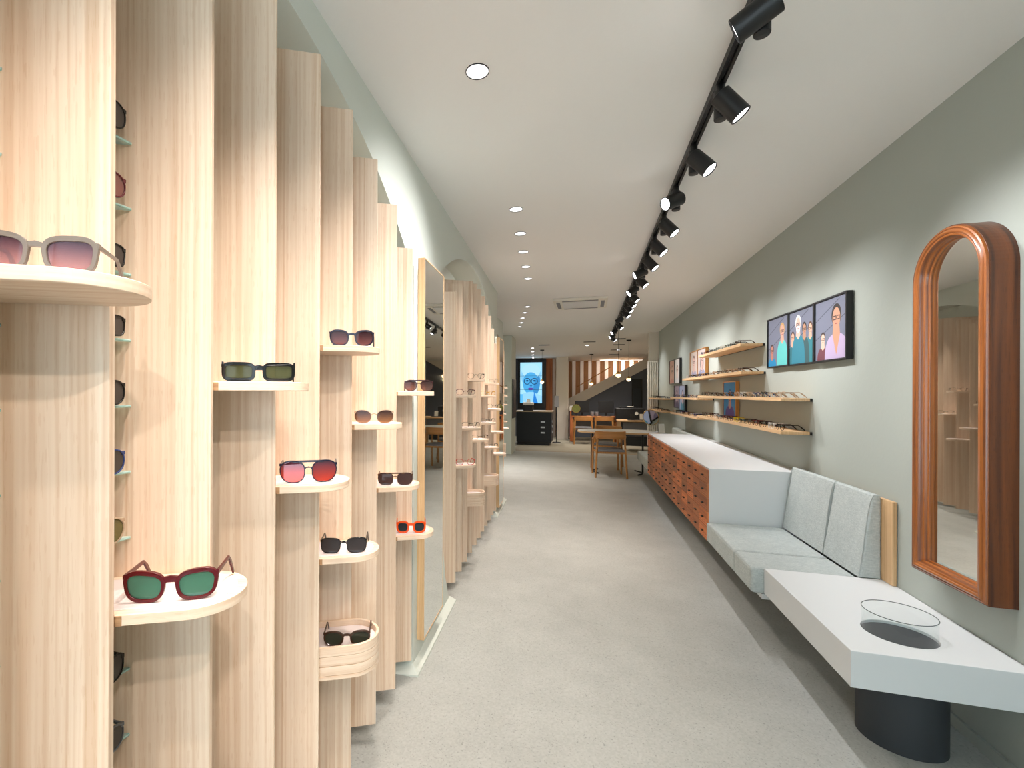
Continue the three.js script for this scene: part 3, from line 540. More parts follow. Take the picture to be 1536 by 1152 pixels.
wallShelves.forEach(([Z0, Z1, top, label], si) => {
  const g = thing('wall_shelf', label, 'shelf', V(0, 0, 0)); const zc = (Z0 + Z1) / 2, xr = rightX(Z0) - 0.002;
  mesh('board', rbox(xr - SD, xr - 0.012, top - 0.022, top, Z0, Z1, 0.0015, 'z', si * 0.17, si * 0.3), M.oak, g);
  mesh('wall_bracket', rbox(xr - 0.014, xr, top - 0.024, top - 0.002, Z0 - 0.003, Z1, 0.001), M.black, g);
  mesh('front_lip', rbox(xr - SD - 0.004, xr - SD, top - 0.022, top + 0.004, Z0, Z1, 0.001, 'z', si * 0.1), M.oak, g); void zc;
  let i = 0; const step = si >= 6 ? 0.26 : 0.168, colours = shelfCols[si];
  for (let z = Z1 - 0.14; z > Z0 + 0.07; z -= step) {
    const c = colours ? colours[i % colours.length] : frameCols[Math.floor(rnd() * frameCols.length)], q = shelfPair(c, rnd() > 0.5 ? 1 : 0);
    const word = { black: 'black', brown: 'dark brown', tort: 'tortoiseshell', grey: 'grey wire', clear: 'clear', wine: 'wine red', blue: 'blue', green: 'dark green', beige: 'beige', bronze: 'bronze wire', yellow: 'yellow' }[c];
    tag(q, `${word} eyeglasses, ${ORD[i]} pair from the radiator end of the ${shelfGroup[si]}`, 'glasses', `eyeglasses on the ${shelfGroup[si]}`);
    q.position.copy(V(xr - SD + 0.025, top + 0.0006, z)); q.rotation.y = -Math.PI / 2 + (rnd() - 0.5) * 0.15; i++;
  }
});

// ---------------------------------------------------------------- prints on the right wall
function canvasTex(w, h, draw) { const c = document.createElement('canvas'); c.width = w; c.height = h; draw(c.getContext('2d'), w, h); const t = new THREE.CanvasTexture(c); t.colorSpace = THREE.SRGBColorSpace; return t; }
function person(x, cx, headY, r, skin, hair, top, H, o = {}) {
  const sw = r * (o.sw ?? 2.3);
  x.fillStyle = top; x.beginPath(); x.moveTo(cx - sw, H); x.quadraticCurveTo(cx - sw * 1.02, headY + r * 2.2, cx - r * 0.75, headY + r * 1.75); x.lineTo(cx + r * 0.75, headY + r * 1.75); x.quadraticCurveTo(cx + sw * 1.02, headY + r * 2.2, cx + sw, H); x.fill();
  x.fillStyle = skin; x.beginPath(); x.moveTo(cx - r * 0.5, headY); x.lineTo(cx - r * 0.75, headY + r * 1.8); x.lineTo(cx, headY + r * (o.neck ?? 2.4)); x.lineTo(cx + r * 0.75, headY + r * 1.8); x.lineTo(cx + r * 0.5, headY); x.fill();
  x.fillStyle = hair; x.beginPath(); x.ellipse(cx, headY - r * 0.25, r * 0.98, r * 1.2, 0, 0, 7); x.fill();
  if (o.long) { x.beginPath(); x.ellipse(cx, headY + r * 0.6, r * 1.15, r * 1.5, 0, 0, 7); x.fill(); x.fillStyle = skin; x.fillRect(cx - r * 0.45, headY, r * 0.9, r * 2); }
  x.fillStyle = skin; x.beginPath(); x.ellipse(cx, headY + r * 0.08, r * 0.78, r * 1.12, 0, 0, 7); x.fill();
  if (o.beard) { x.fillStyle = o.beard; x.beginPath(); x.ellipse(cx, headY + r * 0.72, r * 0.7, r * 0.62, 0, 0, 7); x.fill(); }
  x.strokeStyle = '#2a2426'; x.lineWidth = r * 0.09; for (const s of [-1, 1]) { x.strokeRect(cx + s * r * 0.36 - r * 0.28, headY - r * 0.14, r * 0.56, r * 0.36); }
  x.beginPath(); x.moveTo(cx - r * 0.1, headY); x.lineTo(cx + r * 0.1, headY); x.stroke();
  x.strokeStyle = '#a25450'; x.lineWidth = r * 0.12; x.beginPath(); x.moveTo(cx - r * 0.22, headY + r * 0.66); x.lineTo(cx + r * 0.22, headY + r * 0.66); x.stroke();
}
const studio = (x, w, h) => { x.fillStyle = '#74788a'; x.fillRect(0, 0, w, h); x.strokeStyle = '#4a4d5a'; x.lineWidth = 7; for (const [a, b, c, d] of [[0, 170, 400, 20], [0, 330, 512, 150]]) { x.beginPath(); x.moveTo(a, b); x.lineTo(c, d); x.stroke(); } };
const prints = [
  [3.34, 3.745, 1.625, 2.032, (x, w, h) => { studio(x, w, h); person(x, 130, 330, 42, '#e0b9a6', '#3a2c2a', '#6d3a44', h); person(x, 350, 170, 78, '#c99478', '#2e2624', '#b8a5c4', h, { neck: 4.0, sw: 2.4 }); }, 'black', 'black framed portrait print of two women, one in lilac'],
  [3.758, 4.16, 1.625, 2.032, (x, w, h) => { studio(x, w, h); person(x, 70, 250, 44, '#d9a88e', '#4a342c', '#2e6a74', h); person(x, 440, 200, 44, '#d8aa90', '#5a3a2c', '#2f7a84', h); person(x, 320, 190, 46, '#b98a6c', '#241e1c', '#34565a', h); person(x, 190, 130, 62, '#dcb5a4', '#e4e4e6', '#2f7f92', h, { beard: '#e8e8ea' }); }, 'black', 'black framed group print of four people in teal'],
  [4.172, 4.585, 1.63, 2.038, (x, w, h) => { studio(x, w, h); person(x, 100, 340, 48, '#b97a66', '#3a2826', '#1a86b8', h); person(x, 360, 150, 58, '#d2a08a', '#c49a62', '#5fc0bc', h); }, 'black', 'black framed portrait print of two people in blue and turquoise'],
  [6.70, 7.15, 1.595, 2.012, (x, w, h) => { x.fillStyle = '#c9b9b4'; x.fillRect(0, 0, w, h); person(x, 260, 180, 90, '#d8b0a4', '#4a4650', '#8c90b0', h, { long: 1 }); }, 'gold', 'gold framed portrait print above the end of the long shelf'],
  [7.16, 7.61, 1.595, 2.012, (x, w, h) => { x.fillStyle = '#d8c6bc'; x.fillRect(0, 0, w, h); person(x, 250, 190, 84, '#dcb7aa', '#6a5048', '#a8a0b8', h); }, 'gold', 'gold framed portrait print of a figure in pale mauve'],
  [5.45, 5.90, 1.165, 1.545, (x, w, h) => { x.fillStyle = '#3f8fd2'; x.fillRect(0, 0, w, h); person(x, 260, 220, 80, '#c9a0a0', '#2c62a8', '#5a4a9a', h); }, 'gold', 'gold framed blue portrait print behind the eyeglass shelves'],
  [8.41, 8.86, 1.575, 1.995, (x, w, h) => { x.fillStyle = '#cfc9c2'; x.fillRect(0, 0, w, h); person(x, 260, 240, 84, '#d8b6a8', '#8a7468', '#c8c4c4', h); }, 'black', 'black framed pale portrait print over the darker pair'],
  [8.88, 9.33, 1.575, 1.995, (x, w, h) => { x.fillStyle = '#dcb0a2'; x.fillRect(0, 0, w, h); person(x, 250, 230, 90, '#e4c0b0', '#b08a74', '#d89a90', h); }, 'black', 'black framed pink portrait print next to the radiator'],
  [7.98, 8.42, 1.135, 1.545, (x, w, h) => { x.fillStyle = '#9aa4c0'; x.fillRect(0, 0, w, h); person(x, 280, 200, 80, '#c8b4bc', '#4a4e66', '#4a84a0', h); }, 'black', 'black framed cool blue portrait print below the pale one'],
  [8.43, 8.87, 1.165, 1.55, (x, w, h) => { x.fillStyle = '#8a7a86'; x.fillRect(0, 0, w, h); person(x, 250, 210, 80, '#c4a4a4', '#3a3038', '#5a4e62', h); }, 'black', 'black framed dusky portrait print below the pink one'],
];
const goldFrame = std({ map: oakMap, color: new THREE.Color(0.85, 0.62, 0.3), roughness: 0.4 });
for (const [Z0, Z1, y0, y1, draw, fr, label] of prints) {
  const g = thing('framed_print', label, 'picture', V(0, 0, 0)), xr = rightX(Z0) - 0.003, D = 0.036, fw = 0.011, mat = fr === 'gold' ? goldFrame : M.black;
  for (const [a, b, c, d] of [[Z0, Z0 + fw, y0, y1], [Z1 - fw, Z1, y0, y1], [Z0 + fw, Z1 - fw, y0, y0 + fw], [Z0 + fw, Z1 - fw, y1 - fw, y1]]) mesh('frame_bar', rbox(xr - D, xr, c, d, a, b, 0.001), mat, g);
  const p = new THREE.BoxGeometry(Z1 - Z0 - 2 * fw, y1 - y0 - 2 * fw, 0.006); p.rotateY(-Math.PI / 2); p.translate(xr - D + 0.012, (y0 + y1) / 2, -(Z0 + Z1) / 2);
  mesh('print', p, std({ map: canvasTex(512, 512, draw), roughness: 0.7 }), g);
}

// ---------------------------------------------------------------- ceiling: track with spotlights, downlights, air conditioner
const TRX = (Z) => 0.548 + 0.0155 * (Z - 1.7);
{
  const a = Math.atan(0.0155), t = thing('lighting_track', 'long black spotlight track fixed to the ceiling', 'track', V(TRX(0), CEIL, 0), 0);
  t.rotation.y = -a;
  const s = extrude([[-0.018, -0.0005], [-0.018, -0.032], [-0.006, -0.032], [-0.006, -0.012], [0.006, -0.012], [0.006, -0.032], [0.018, -0.032], [0.018, -0.0005]], 13.0).translate(0, 0, -10.95);
  mesh('rail', s, M.black, t);
  for (const x of [-0.0035, 0.0035]) mesh('conductor', box(x - 0.001, x + 0.001, -0.018, -0.0125, -10.9, 2.0, 0), M.steel, t);
}
const canGeo = new THREE.LatheGeometry([[0.0, 0.062], [0.038, 0.062], [0.04, 0.06], [0.04, -0.06], [0.0385, -0.062], [0.037, -0.062], [0.0355, -0.052], [0.0, -0.050]].map((p) => new THREE.Vector2(...p)), 36);
const discGeo = cyl(0.0345, 0.0345, 0.002, 32).translate(0, -0.0555, 0);
const stemGeo = new THREE.LatheGeometry([[0, 0.1], [0.017, 0.1], [0.017, 0.06], [0.024, 0.058], [0.024, -0.055], [0.0225, -0.058], [0, -0.058]].map((p) => new THREE.Vector2(...p)), 28);
const heads = [   // depth, side the lamp aims at (-1 left, 1 right), aim along the shop, lowering
  [-0.75, -1, 0.95, 1.1], [-0.27, -1, 0.9, 1.1], [0.21, 1, -0.2, 0.95], [0.45, -1, 0.85, 1.1], [0.69, 1, -0.2, 0.95], [1.2, -1, 0.75, 1.1], [1.69, -1, 0.45, 0.45], [2.17, 1, -0.05, 0.95], [2.67, 1, -0.3, 0.95], [3.17, -1, -0.6, 0.5], [3.64, 1, -0.3, 0.95], [4.12, 1, -0.3, 0.95], [4.60, 1, -0.3, 0.95], [4.95, -1, -0.2, 0.45], [5.31, 1, -0.3, 0.95], [5.75, -1, -0.3, 0.8], [6.15, 1, -0.3, 0.95], [6.51, 1, -0.3, 0.95], [6.92, 1, -0.3, 0.95], [7.37, 1, -0.3, 0.95], [7.97, -1, 0.2, 0.8], [8.7, 1, -0.4, 0.95], [9.5, -1, -0.5, 0.8], [10.2, -1, -0.4, 0.8], [10.7, 1, -0.3, 0.95]];
heads.forEach(([Z, side, fwd, low], i) => {
  const x = TRX(Z), g = thing('track_spotlight', `black track spotlight turned to the ${side > 0 ? 'sage wall' : 'wooden fins'}, ${ORD[heads.length - 1 - i]} on the track from the rear room`, 'spotlight', V(x, CEIL - 0.118, Z), 0, side > 0 ? 'track spotlights turned right' : 'track spotlights turned left');
  mesh('stem', stemGeo, M.black, g);
  const dir = new THREE.Vector3(side * (side > 0 ? 0.72 : 1.0), -low, -fwd).normalize();
  const q = new THREE.Quaternion().setFromUnitVectors(new THREE.Vector3(0, -1, 0), dir), off = new THREE.Vector3(side * 0.012, -0.012, 0.045).add(dir.clone().multiplyScalar(0.02));
  const can = mesh('can', canGeo, M.black, g); can.quaternion.copy(q); can.position.copy(off);
  const d = mesh('lamp_disc', discGeo, M.glow, can); void d;
  const L = new THREE.SpotLight(side > 0 || Z > 1.5 ? NEUTRAL : WARM, TRACK_CD * (side > 0 ? 0.5 : Z > 1.5 ? 1.0 : 0.48), 0, side > 0 ? 0.72 : 0.5, 1.0, 2); L.name = 'track_beam';
  L.castShadow = true; L.shadow.radius = 1.2; const from = off.clone().add(dir.clone().multiplyScalar(0.066)).add(g.position); L.position.copy(from); L.target.position.copy(from.clone().add(dir)); scene.add(L, L.target); void i;
});
const downs = [[-0.2, -0.33], [0.31, -0.345], [0.82, -0.36], [1.34, -0.38], [1.855, -0.398], [3.33, -0.431], [3.85, -0.463], [4.36, -0.496], [4.88, -0.53], [5.40, -0.56], [7.17, -0.751], [7.70, -0.849], [8.24, -0.944], [8.79, -1.031], [9.31, -1.125]];
const dlRing = new THREE.LatheGeometry([[0.0445, 0.006], [0.0445, -0.0015], [0.0475, -0.0025], [0.0485, -0.0005], [0.0485, 0.006]].map((p) => new THREE.Vector2(...p)), 40);
const dlBowl = new THREE.LatheGeometry([[0.0445, 0.0], [0.041, -0.0005], [0.034, -0.001], [0.02, -0.0012], [0, -0.0012]].map((p) => new THREE.Vector2(...p)), 40);
const dlGlow = cyl(0.016, 0.016, 0.002, 24).translate(0, -0.0026, 0);
downs.forEach(([Z, X], i) => {
  const niche = i < 5 ? 'first' : i < 10 ? 'second' : 'third';
  const g = thing('downlight', `round downlight before the ${niche} row of fins, ${ORD[4 - i % 5]} from the rear room`, 'downlight', V(X, CEIL - 0.001, Z), 0, `downlights before the ${niche} row of fins`);
  mesh('ring', dlRing, M.black, g); mesh('reflector_lamp', dlBowl, new THREE.MeshStandardMaterial({ color: rgb(235, 235, 235), roughness: 0.3, emissive: NEUTRAL, emissiveIntensity: 0.9 }), g); mesh('lamp_disc', dlGlow, M.glow, g);
  const L = new THREE.SpotLight(WARM, DOWN_CD, 0, 0.68, 0.45, 2); L.name = 'down_beam'; L.castShadow = true; L.shadow.radius = 1.5; L.position.copy(V(X, CEIL - 0.012, Z)); L.target.position.copy(V(X - 0.03, 0, Z)); scene.add(L, L.target);
});
{
  const g = thing('air_conditioner', 'white ceiling air conditioner cassette with a slotted centre', 'air conditioner', V(0.02, CEIL, 7.02), -0.02);
  mesh('panel', box(-0.36, 0.36, -0.035, -0.001, -0.37, 0.37, 0.006), M.offwhite, g);
  mesh('intake_grille', box(-0.24, 0.24, -0.042, -0.035, -0.24, 0.24, 0.003), M.white, g);
  for (const [a, b, c, d] of [[-0.24, 0.24, 0.275, 0.325], [-0.24, 0.24, -0.325, -0.275], [0.275, 0.325, -0.24, 0.24], [-0.325, -0.275, -0.24, 0.24]]) mesh('air_flap', box(a, b, -0.039, -0.0352, c, d, 0.002), M.greyPanel, g);
}
[[-0.85, 12.2], [0.25, 11.9], [0.9, 11.6], [0.95, 12.4], [0.95, 13.2], [0.95, 14.0], [1.75, 12.2]].forEach(([X, Z], n) => {
  const g = thing('ceiling_slot', ['narrow dark ceiling slot over the reception desk', 'narrow dark ceiling slot between desk and stairs', 'narrow dark ceiling slot, first of the row leading to the stairs', 'narrow dark ceiling slot, second of the row leading to the stairs', 'narrow dark ceiling slot, third of the row leading to the stairs', 'narrow dark ceiling slot, last of the row leading to the stairs', 'narrow dark ceiling slot near the radiator'][n], 'ceiling slot', V(X, rearCeil(Z), Z), 0, 'dark slots in the rear ceiling'); if (Z < 14) g.rotation.x = -Math.atan(0.22 / 3);
  mesh('frame', box(-0.14, 0.14, -0.006, -0.0005, -0.05, 0.05, 0.001), M.greyPanel, g); mesh('slot', box(-0.125, 0.125, -0.0075, -0.006, -0.035, 0.035, 0.0005), M.black, g);
});
[12.6, 13.2, 13.8, 14.4, 14.8].forEach((Z, n) => {
  const g = thing('downlight', `small round downlight in front of the video wall, ${ORD[4 - n]} from the screens`, 'downlight', V(-1.18 - (Z - 12.6) * 0.085, rearCeil(Z) - 0.006, Z), 0, 'downlights before the video wall');
  mesh('ring', dlRing, M.black, g); mesh('lamp_disc', cyl(0.035, 0.035, 0.002, 24).translate(0, -0.001, 0), M.glow, g);
  const L = new THREE.SpotLight(NEUTRAL, 2.6, 0, 0.75, 0.9, 2); L.name = 'rear_beam'; L.castShadow = true; L.position.set(g.position.x, rearCeil(Z) - 0.02, -Z); L.target.position.set(g.position.x, 0, -Z); scene.add(L, L.target);
});
function pendant(X, y, Z, ceil, label) {
  const g = thing('pendant_lamp', label, 'lamp', V(X, y, Z));
  mesh('globe_lamp', new THREE.SphereGeometry(0.05, 24, 16), new THREE.MeshStandardMaterial({ color: rgb(240, 220, 180), emissive: new THREE.Color(1, 0.78, 0.45), emissiveIntensity: 1.6, roughness: 0.3 }), g);
  mesh('cap', new THREE.LatheGeometry([[0, 0.075], [0.014, 0.073], [0.03, 0.056], [0.046, 0.024], [0.044, 0.022], [0.0, 0.05]].map((p) => new THREE.Vector2(...p)), 24), M.brass, g);
  mesh('cable', cyl(0.003, 0.003, ceil - y - 0.09, 8).translate(0, (ceil - y - 0.09) / 2 + 0.074, 0), M.black, g);
  mesh('ceiling_rose', cyl(0.055, 0.05, 0.025, 24).translate(0, ceil - y - 0.0128, 0), M.black, g);
  const L = new THREE.PointLight(new THREE.Color(1, 0.78, 0.5), 0.35, 0, 2); L.name = 'pendant_glow'; L.castShadow = true; L.shadow.radius = 2; L.position.copy(V(X, y, Z)); scene.add(L);
}
pendant(0.762, 1.769, 10.0, CEIL, 'small glowing globe pendant over the oval table');
pendant(1.128, 1.735, 11.8, rearCeil(11.8), 'small glowing globe pendant in front of the dark door');
pendant(0.345, 1.672, 13.9, rearCeil(13.9), 'small glowing globe pendant in front of the white stair posts');
pendant(-0.955, 1.70, 12.95, rearCeil(12.95), 'small glowing globe pendant above the dark reception desk');

// ---------------------------------------------------------------- oval table and chairs
{
  const t = thing('oval_table', 'oval white topped table with a pale wood edge past the counter', 'table', V(0.66, 0, 8.86), 0);
  const pts = []; for (let i = 0; i < 64; i++) { const a = 2 * Math.PI * i / 64, c = Math.cos(a), s = Math.sin(a); pts.push([0.68 * Math.sign(c) * Math.abs(c) ** 0.8, 0.40 * Math.sign(s) * Math.abs(s) ** 0.8]); }
  mesh('edge', uvs(flat(extrude(pts, 0.02, { bevel: 0.003 })).translate(0, 0.715, 0), 'x'), M.oak, t);
  mesh('top', flat(extrude(pts.map(([x, y]) => [x * 0.985, y * 0.975]), 0.003)).translate(0, 0.739, 0), M.white, t);
  for (const s of [-1, 1]) {
    mesh('column', cyl(0.016, 0.016, 0.70, 20).translate(s * 0.42, 0.362, 0), M.black, t);
    mesh('foot', tube([[-0.14, 0.3], [-0.2, 0], [-0.14, -0.3]].map(([x, z]) => new THREE.Vector3(s * (0.42 - x * 0 - 0.10 + (Math.abs(z) < 0.1 ? 0.10 : 0)), 0.012, z * 0.8)), 0.012, 24, 8), M.black, t);
  }
}
function armchair(name, label, pos, turn) {   // faces local -z (away from the street when turn = 0)
  const g = thing(name, label, 'chair', pos, turn);
  const leg = (x, z, tx, tz, h) => mesh('leg', bar(new THREE.Vector3(x, 0.0, z), new THREE.Vector3(tx, h, tz), 0.016, 12), M.chair, g);
  leg(-0.25, 0.22, -0.215, 0.19, 0.66); leg(0.25, 0.22, 0.215, 0.19, 0.66); leg(-0.24, -0.23, -0.235, -0.2, 0.62); leg(0.24, -0.23, 0.235, -0.2, 0.62);
  const seat = new RoundedBoxGeometry(0.44, 0.03, 0.44, 2, 0.012); const p = seat.attributes.position; for (let i = 0; i < p.count; i++) p.setY(i, p.getY(i) - 0.012 * Math.cos(p.getX(i) * 5)); seat.computeVertexNormals();
  mesh('seat', seat.translate(0, 0.455, -0.01), M.greyPanel, g);
  mesh('seat_frame', join([box(-0.23, 0.23, 0.405, 0.437, 0.175, 0.2), box(-0.23, 0.23, 0.405, 0.437, -0.22, -0.195), box(-0.235, -0.21, 0.405, 0.437, -0.2, 0.19), box(0.21, 0.235, 0.405, 0.437, -0.2, 0.19)]), M.chair, g);
  // curved backrest and arm rails
  const back = []; const N = 16; const outer = [], inner = [];
  for (let i = 0; i <= N; i++) { const a = Math.PI * (0.12 + 0.76 * i / N); outer.push([0.262 * Math.cos(a), 0.06 + 0.175 * Math.sin(a)]); inner.push([0.24 * Math.cos(a), 0.06 + 0.152 * Math.sin(a)]); }
  back.push(...outer, ...inner.reverse());
  const b = extrude(back, 0.118, { bevel: 0.004 }); b.rotateX(-Math.PI / 2); b.scale(1, 1, -1); const ii = b.attributes.position; const idx = []; for (let i = 0; i < ii.count; i += 3) idx.push(i, i + 2, i + 1); b.setIndex(idx); const b2 = b.toNonIndexed(); b2.computeVertexNormals(); b2.translate(0, 0.652, 0.005);
  mesh('backrest', uvs(b2, 'x'), M.chair, g);
  for (const s of [-1, 1]) mesh('armrest', tube([[s * 0.235, 0.69, 0.10], [s * 0.252, 0.655, 0.02], [s * 0.25, 0.628, -0.1], [s * 0.235, 0.622, -0.22]].map((q) => new THREE.Vector3(...q)), 0.018, 20, 10), M.chair, g);
  return g;
}
armchair('armchair', 'light brown wooden armchair with its back to the shop front at the oval table', V(0.50, 0, 8.44), 0.10);
armchair('armchair', 'orange brown wooden armchair on the far side of the oval table', V(0.52, 0, 9.42), Math.PI - 0.25);
{
  const g = thing('table_mirror', 'round vanity mirror on a stand on the oval table', 'mirror', V(1.215, 0.742, 8.9), 0.25);
  mesh('base', cyl(0.07, 0.075, 0.012, 32).translate(0, 0.006, 0), M.offwhite, g); mesh('stem', cyl(0.008, 0.008, 0.11, 12).translate(0, 0.066, -0.01), M.offwhite, g);
  const r = mesh('rim', new THREE.TorusGeometry(0.135, 0.007, 10, 48), M.gold, g); r.position.set(0, 0.245, 0); r.rotation.x = -0.25;
  const d = mesh('mirror_glass', cyl(0.133, 0.133, 0.006, 48).rotateX(Math.PI / 2), M.mirror, g); d.position.copy(r.position); d.rotation.x = -0.25;
}
{ const g = thing('brochure_stand', 'small white angled card standing on the oval table', 'card', V(1.36, 0.742, 8.7), 0.2); mesh('card', box(-0.05, 0.05, 0, 0.15, -0.003, 0.003, 0.0005), M.offwhite, g).rotation.x = -0.2; mesh('foot', box(-0.05, 0.05, 0, 0.004, -0.06, 0.02, 0.0005), M.offwhite, g); }

// ---------------------------------------------------------------- radiator, column print
{
  const g = thing('radiator', 'tall cream column radiator at the end of the sage wall', 'radiator', V(0, 0, 0));
  for (let i = 0; i < 5; i++) mesh('column_tube', rbox(1.415 + i * 0.042, 1.449 + i * 0.042, 0.3, 2.09, 10.81, 10.88, 0.012), M.offwhite, g);
  mesh('top_rail', rbox(1.41, 1.62, 2.06, 2.1, 10.815, 10.875, 0.008), M.offwhite, g); mesh('bottom_rail', rbox(1.41, 1.62, 0.29, 0.33, 10.815, 10.875, 0.008), M.offwhite, g);
  mesh('pipe', rbox(1.5, 1.52, 0, 0.3, 10.835, 10.855, 0.004), M.offwhite, g);
}
{
  const g = thing('column_print', 'dark framed print hanging on the side of the broad column', 'picture', V(0, 0, 0));
  mesh('frame', rbox(-1.469, -1.445, 0.82, 1.72, 10.78, 11.28, 0.003), M.black, g);
  mesh('print', new THREE.BoxGeometry(0.46, 0.86, 0.003).rotateY(Math.PI / 2).translate(-1.4425, 1.27, -11.03), std({ map: canvasTex(256, 512, (x, w, h) => { x.fillStyle = '#3a3436'; x.fillRect(0, 0, w, h); person(x, 140, 200, 62, '#7a5c54', '#1c181a', '#4a4448', h); }), roughness: 0.6 }), g);
}

// ---------------------------------------------------------------- reception desk and video wall
{
  const g = thing('reception_desk', 'black fluted reception desk with small drawers and a pale top', 'desk', V(0, 0, 0));
  mesh('body', rbox(-1.62, -0.69, 0.08, 0.89, 12.75, 13.4, 0.01), M.deskDark, g); mesh('plinth', rbox(-1.6, -0.74, 0, 0.08, 12.79, 13.36, 0.002), M.black, g);
  for (let i = 0; i < 46; i++) mesh('rib', rbox(-1.612 + i * 0.02, -1.602 + i * 0.02, 0.085, 0.885, 12.744, 12.752, 0.002), M.deskDark, g);
  mesh('top', rbox(-1.65, -0.66, 0.89, 0.915, 12.71, 13.44, 0.003), M.stone, g);
  for (let j = 0; j < 3; j++) { mesh('label_holder', rbox(-0.97, -0.86, 0.32 + j * 0.145, 0.36 + j * 0.145, 12.735, 12.745, 0.002), M.steel, g); mesh('drawer_pull', rbox(-0.69, -0.665, 0.32 + j * 0.145, 0.38 + j * 0.145, 12.95, 13.1, 0.004), M.steel, g); }
}
{
  const g = thing('card_printer', 'small black till device with a white lid on the reception desk', 'till', V(-1.32, 0.916, 12.95)); mesh('base', box(-0.13, 0.13, 0, 0.16, -0.1, 0.1, 0.008), M.black, g); mesh('lid', box(-0.14, 0.14, 0.16, 0.235, -0.09, 0.1, 0.01), M.offwhite, g); mesh('paper', box(-0.05, 0.05, 0.235, 0.32, -0.01, 0.0, 0.001), M.offwhite, g);
}
{
  const tex = canvasTex(512, 900, (x, w, h) => {
    x.fillStyle = '#9fd8f4'; x.fillRect(0, 0, w, h);
    x.fillStyle = '#7cc0e8'; x.beginPath(); x.ellipse(256, 300, 235, 270, 0, 0, 7); x.fill();
    x.fillStyle = '#a8d8ee'; x.beginPath(); x.ellipse(256, 190, 215, 160, 0, 0, 7); x.fill();
    x.fillStyle = '#48a4dc'; x.beginPath(); x.ellipse(250, 460, 190, 240, 0, 0, 7); x.fill();
    x.fillStyle = '#2f86c4'; x.beginPath(); x.ellipse(390, 520, 70, 220, 0.2, 0, 7); x.fill();
    x.strokeStyle = '#12345c'; x.lineWidth = 16; for (const c of [165, 335]) { x.beginPath(); x.ellipse(c, 415, 72, 66, 0, 0, 7); x.stroke(); x.fillStyle = '#123a66'; x.beginPath(); x.ellipse(c, 405, 30, 18, 0, 0, 7); x.fill(); }
    x.beginPath(); x.moveTo(236, 405); x.lineTo(264, 405); x.stroke();
    x.fillStyle = '#226ea8'; x.beginPath(); x.ellipse(255, 515, 30, 16, 0, 0, 7); x.fill();
    x.fillStyle = '#5a3a9a'; x.beginPath(); x.ellipse(250, 585, 66, 24, 0, 0, 7); x.fill();
    x.fillStyle = '#8ecaf0'; x.beginPath(); x.moveTo(0, 900); x.lineTo(60, 690); x.lineTo(200, 650); x.lineTo(300, 650); x.lineTo(512, 740); x.lineTo(512, 900); x.fill();
    x.fillStyle = '#1f7cd0'; x.beginPath(); x.moveTo(330, 640); x.lineTo(420, 900); x.lineTo(300, 900); x.fill(); x.fillStyle = '#5ab4ea'; x.fillRect(0, 700, 60, 200);
  });
  const g = thing('video_wall', 'blue lit video wall of three stacked screens showing a face in glasses', 'screen', V(-1.45, 0, 15.0));
  mesh('cabinet', box(-0.42, 0.46, 0.9, 2.46, -0.12, -0.035, 0.004), M.black, g);
  for (let i = 0; i < 3; i++) {
    const y0 = 1.075 + i * 0.4325, b = new THREE.PlaneGeometry(0.68, 0.424), uv = b.attributes.uv;
    for (let k = 0; k < uv.count; k++) uv.setY(k, (i + uv.getY(k)) / 3);
    mesh('screen_panel', b.translate(-0.0, y0 + 0.215, -0.0155), new THREE.MeshStandardMaterial({ color: 0x000000, emissive: 0xffffff, emissiveMap: tex, emissiveIntensity: 0.9, roughness: 0.3 }), g);
    mesh('bezel', box(-0.345, 0.345, y0, y0 + 0.43, -0.034, -0.016, 0.002), M.blackGloss, g);
  }
  const L = new THREE.RectAreaLight(new THREE.Color(0.5, 0.78, 1), 0.8, 0.68, 1.29); L.name = 'video_light'; L.position.copy(V(-1.45, 1.72, 14.97)); L.lookAt(V(-1.45, 1.72, 10)); scene.add(L);
}
struct('wall_panel', rbox(-1.0, -0.80, 0, REAR_CEIL, 15.2, 15.25, 0.003), M.brownPanel, 'warm brown wood panel beside the video wall', 'panel');
struct('wall_video', rbox(-3.4, -1.0, 0, REAR_CEIL, 15.2, 15.3, 0), M.wallSlate, 'dark wall behind the video wall', 'wall');
function lightPost(X, Z, y0, y1, label, group) {
  const g = thing('stair_post', label, 'post', V(X, y0, Z), 0, group); mesh('post', box(-0.06, 0.06, 0, y1 - y0, -0.03, 0.02, 0.003), M.chair, g);
  mesh('face_board', box(-0.055, 0.055, 0.004, y1 - y0 - 0.004, 0.0205, 0.026, 0.001), M.postWhite, g); return g;
}
lightPost(-0.765, 15.35, 0.0, 2.48, 'white faced post beside the brown wood panel');
{ const g = thing('floor_stand', 'slim dark display stand beside the reception desk', 'stand', V(-0.60, 0, 13.6), 0.2); mesh('post', cyl(0.012, 0.012, 1.0, 12).translate(0, 0.5, 0), M.black, g); mesh('foot', cyl(0.11, 0.12, 0.015, 24).translate(0, 0.008, 0), M.black, g); const p = mesh('plate', box(-0.06, 0.06, 1.0, 1.32, -0.008, 0.008, 0.003), M.greyPanel, g); void p; }

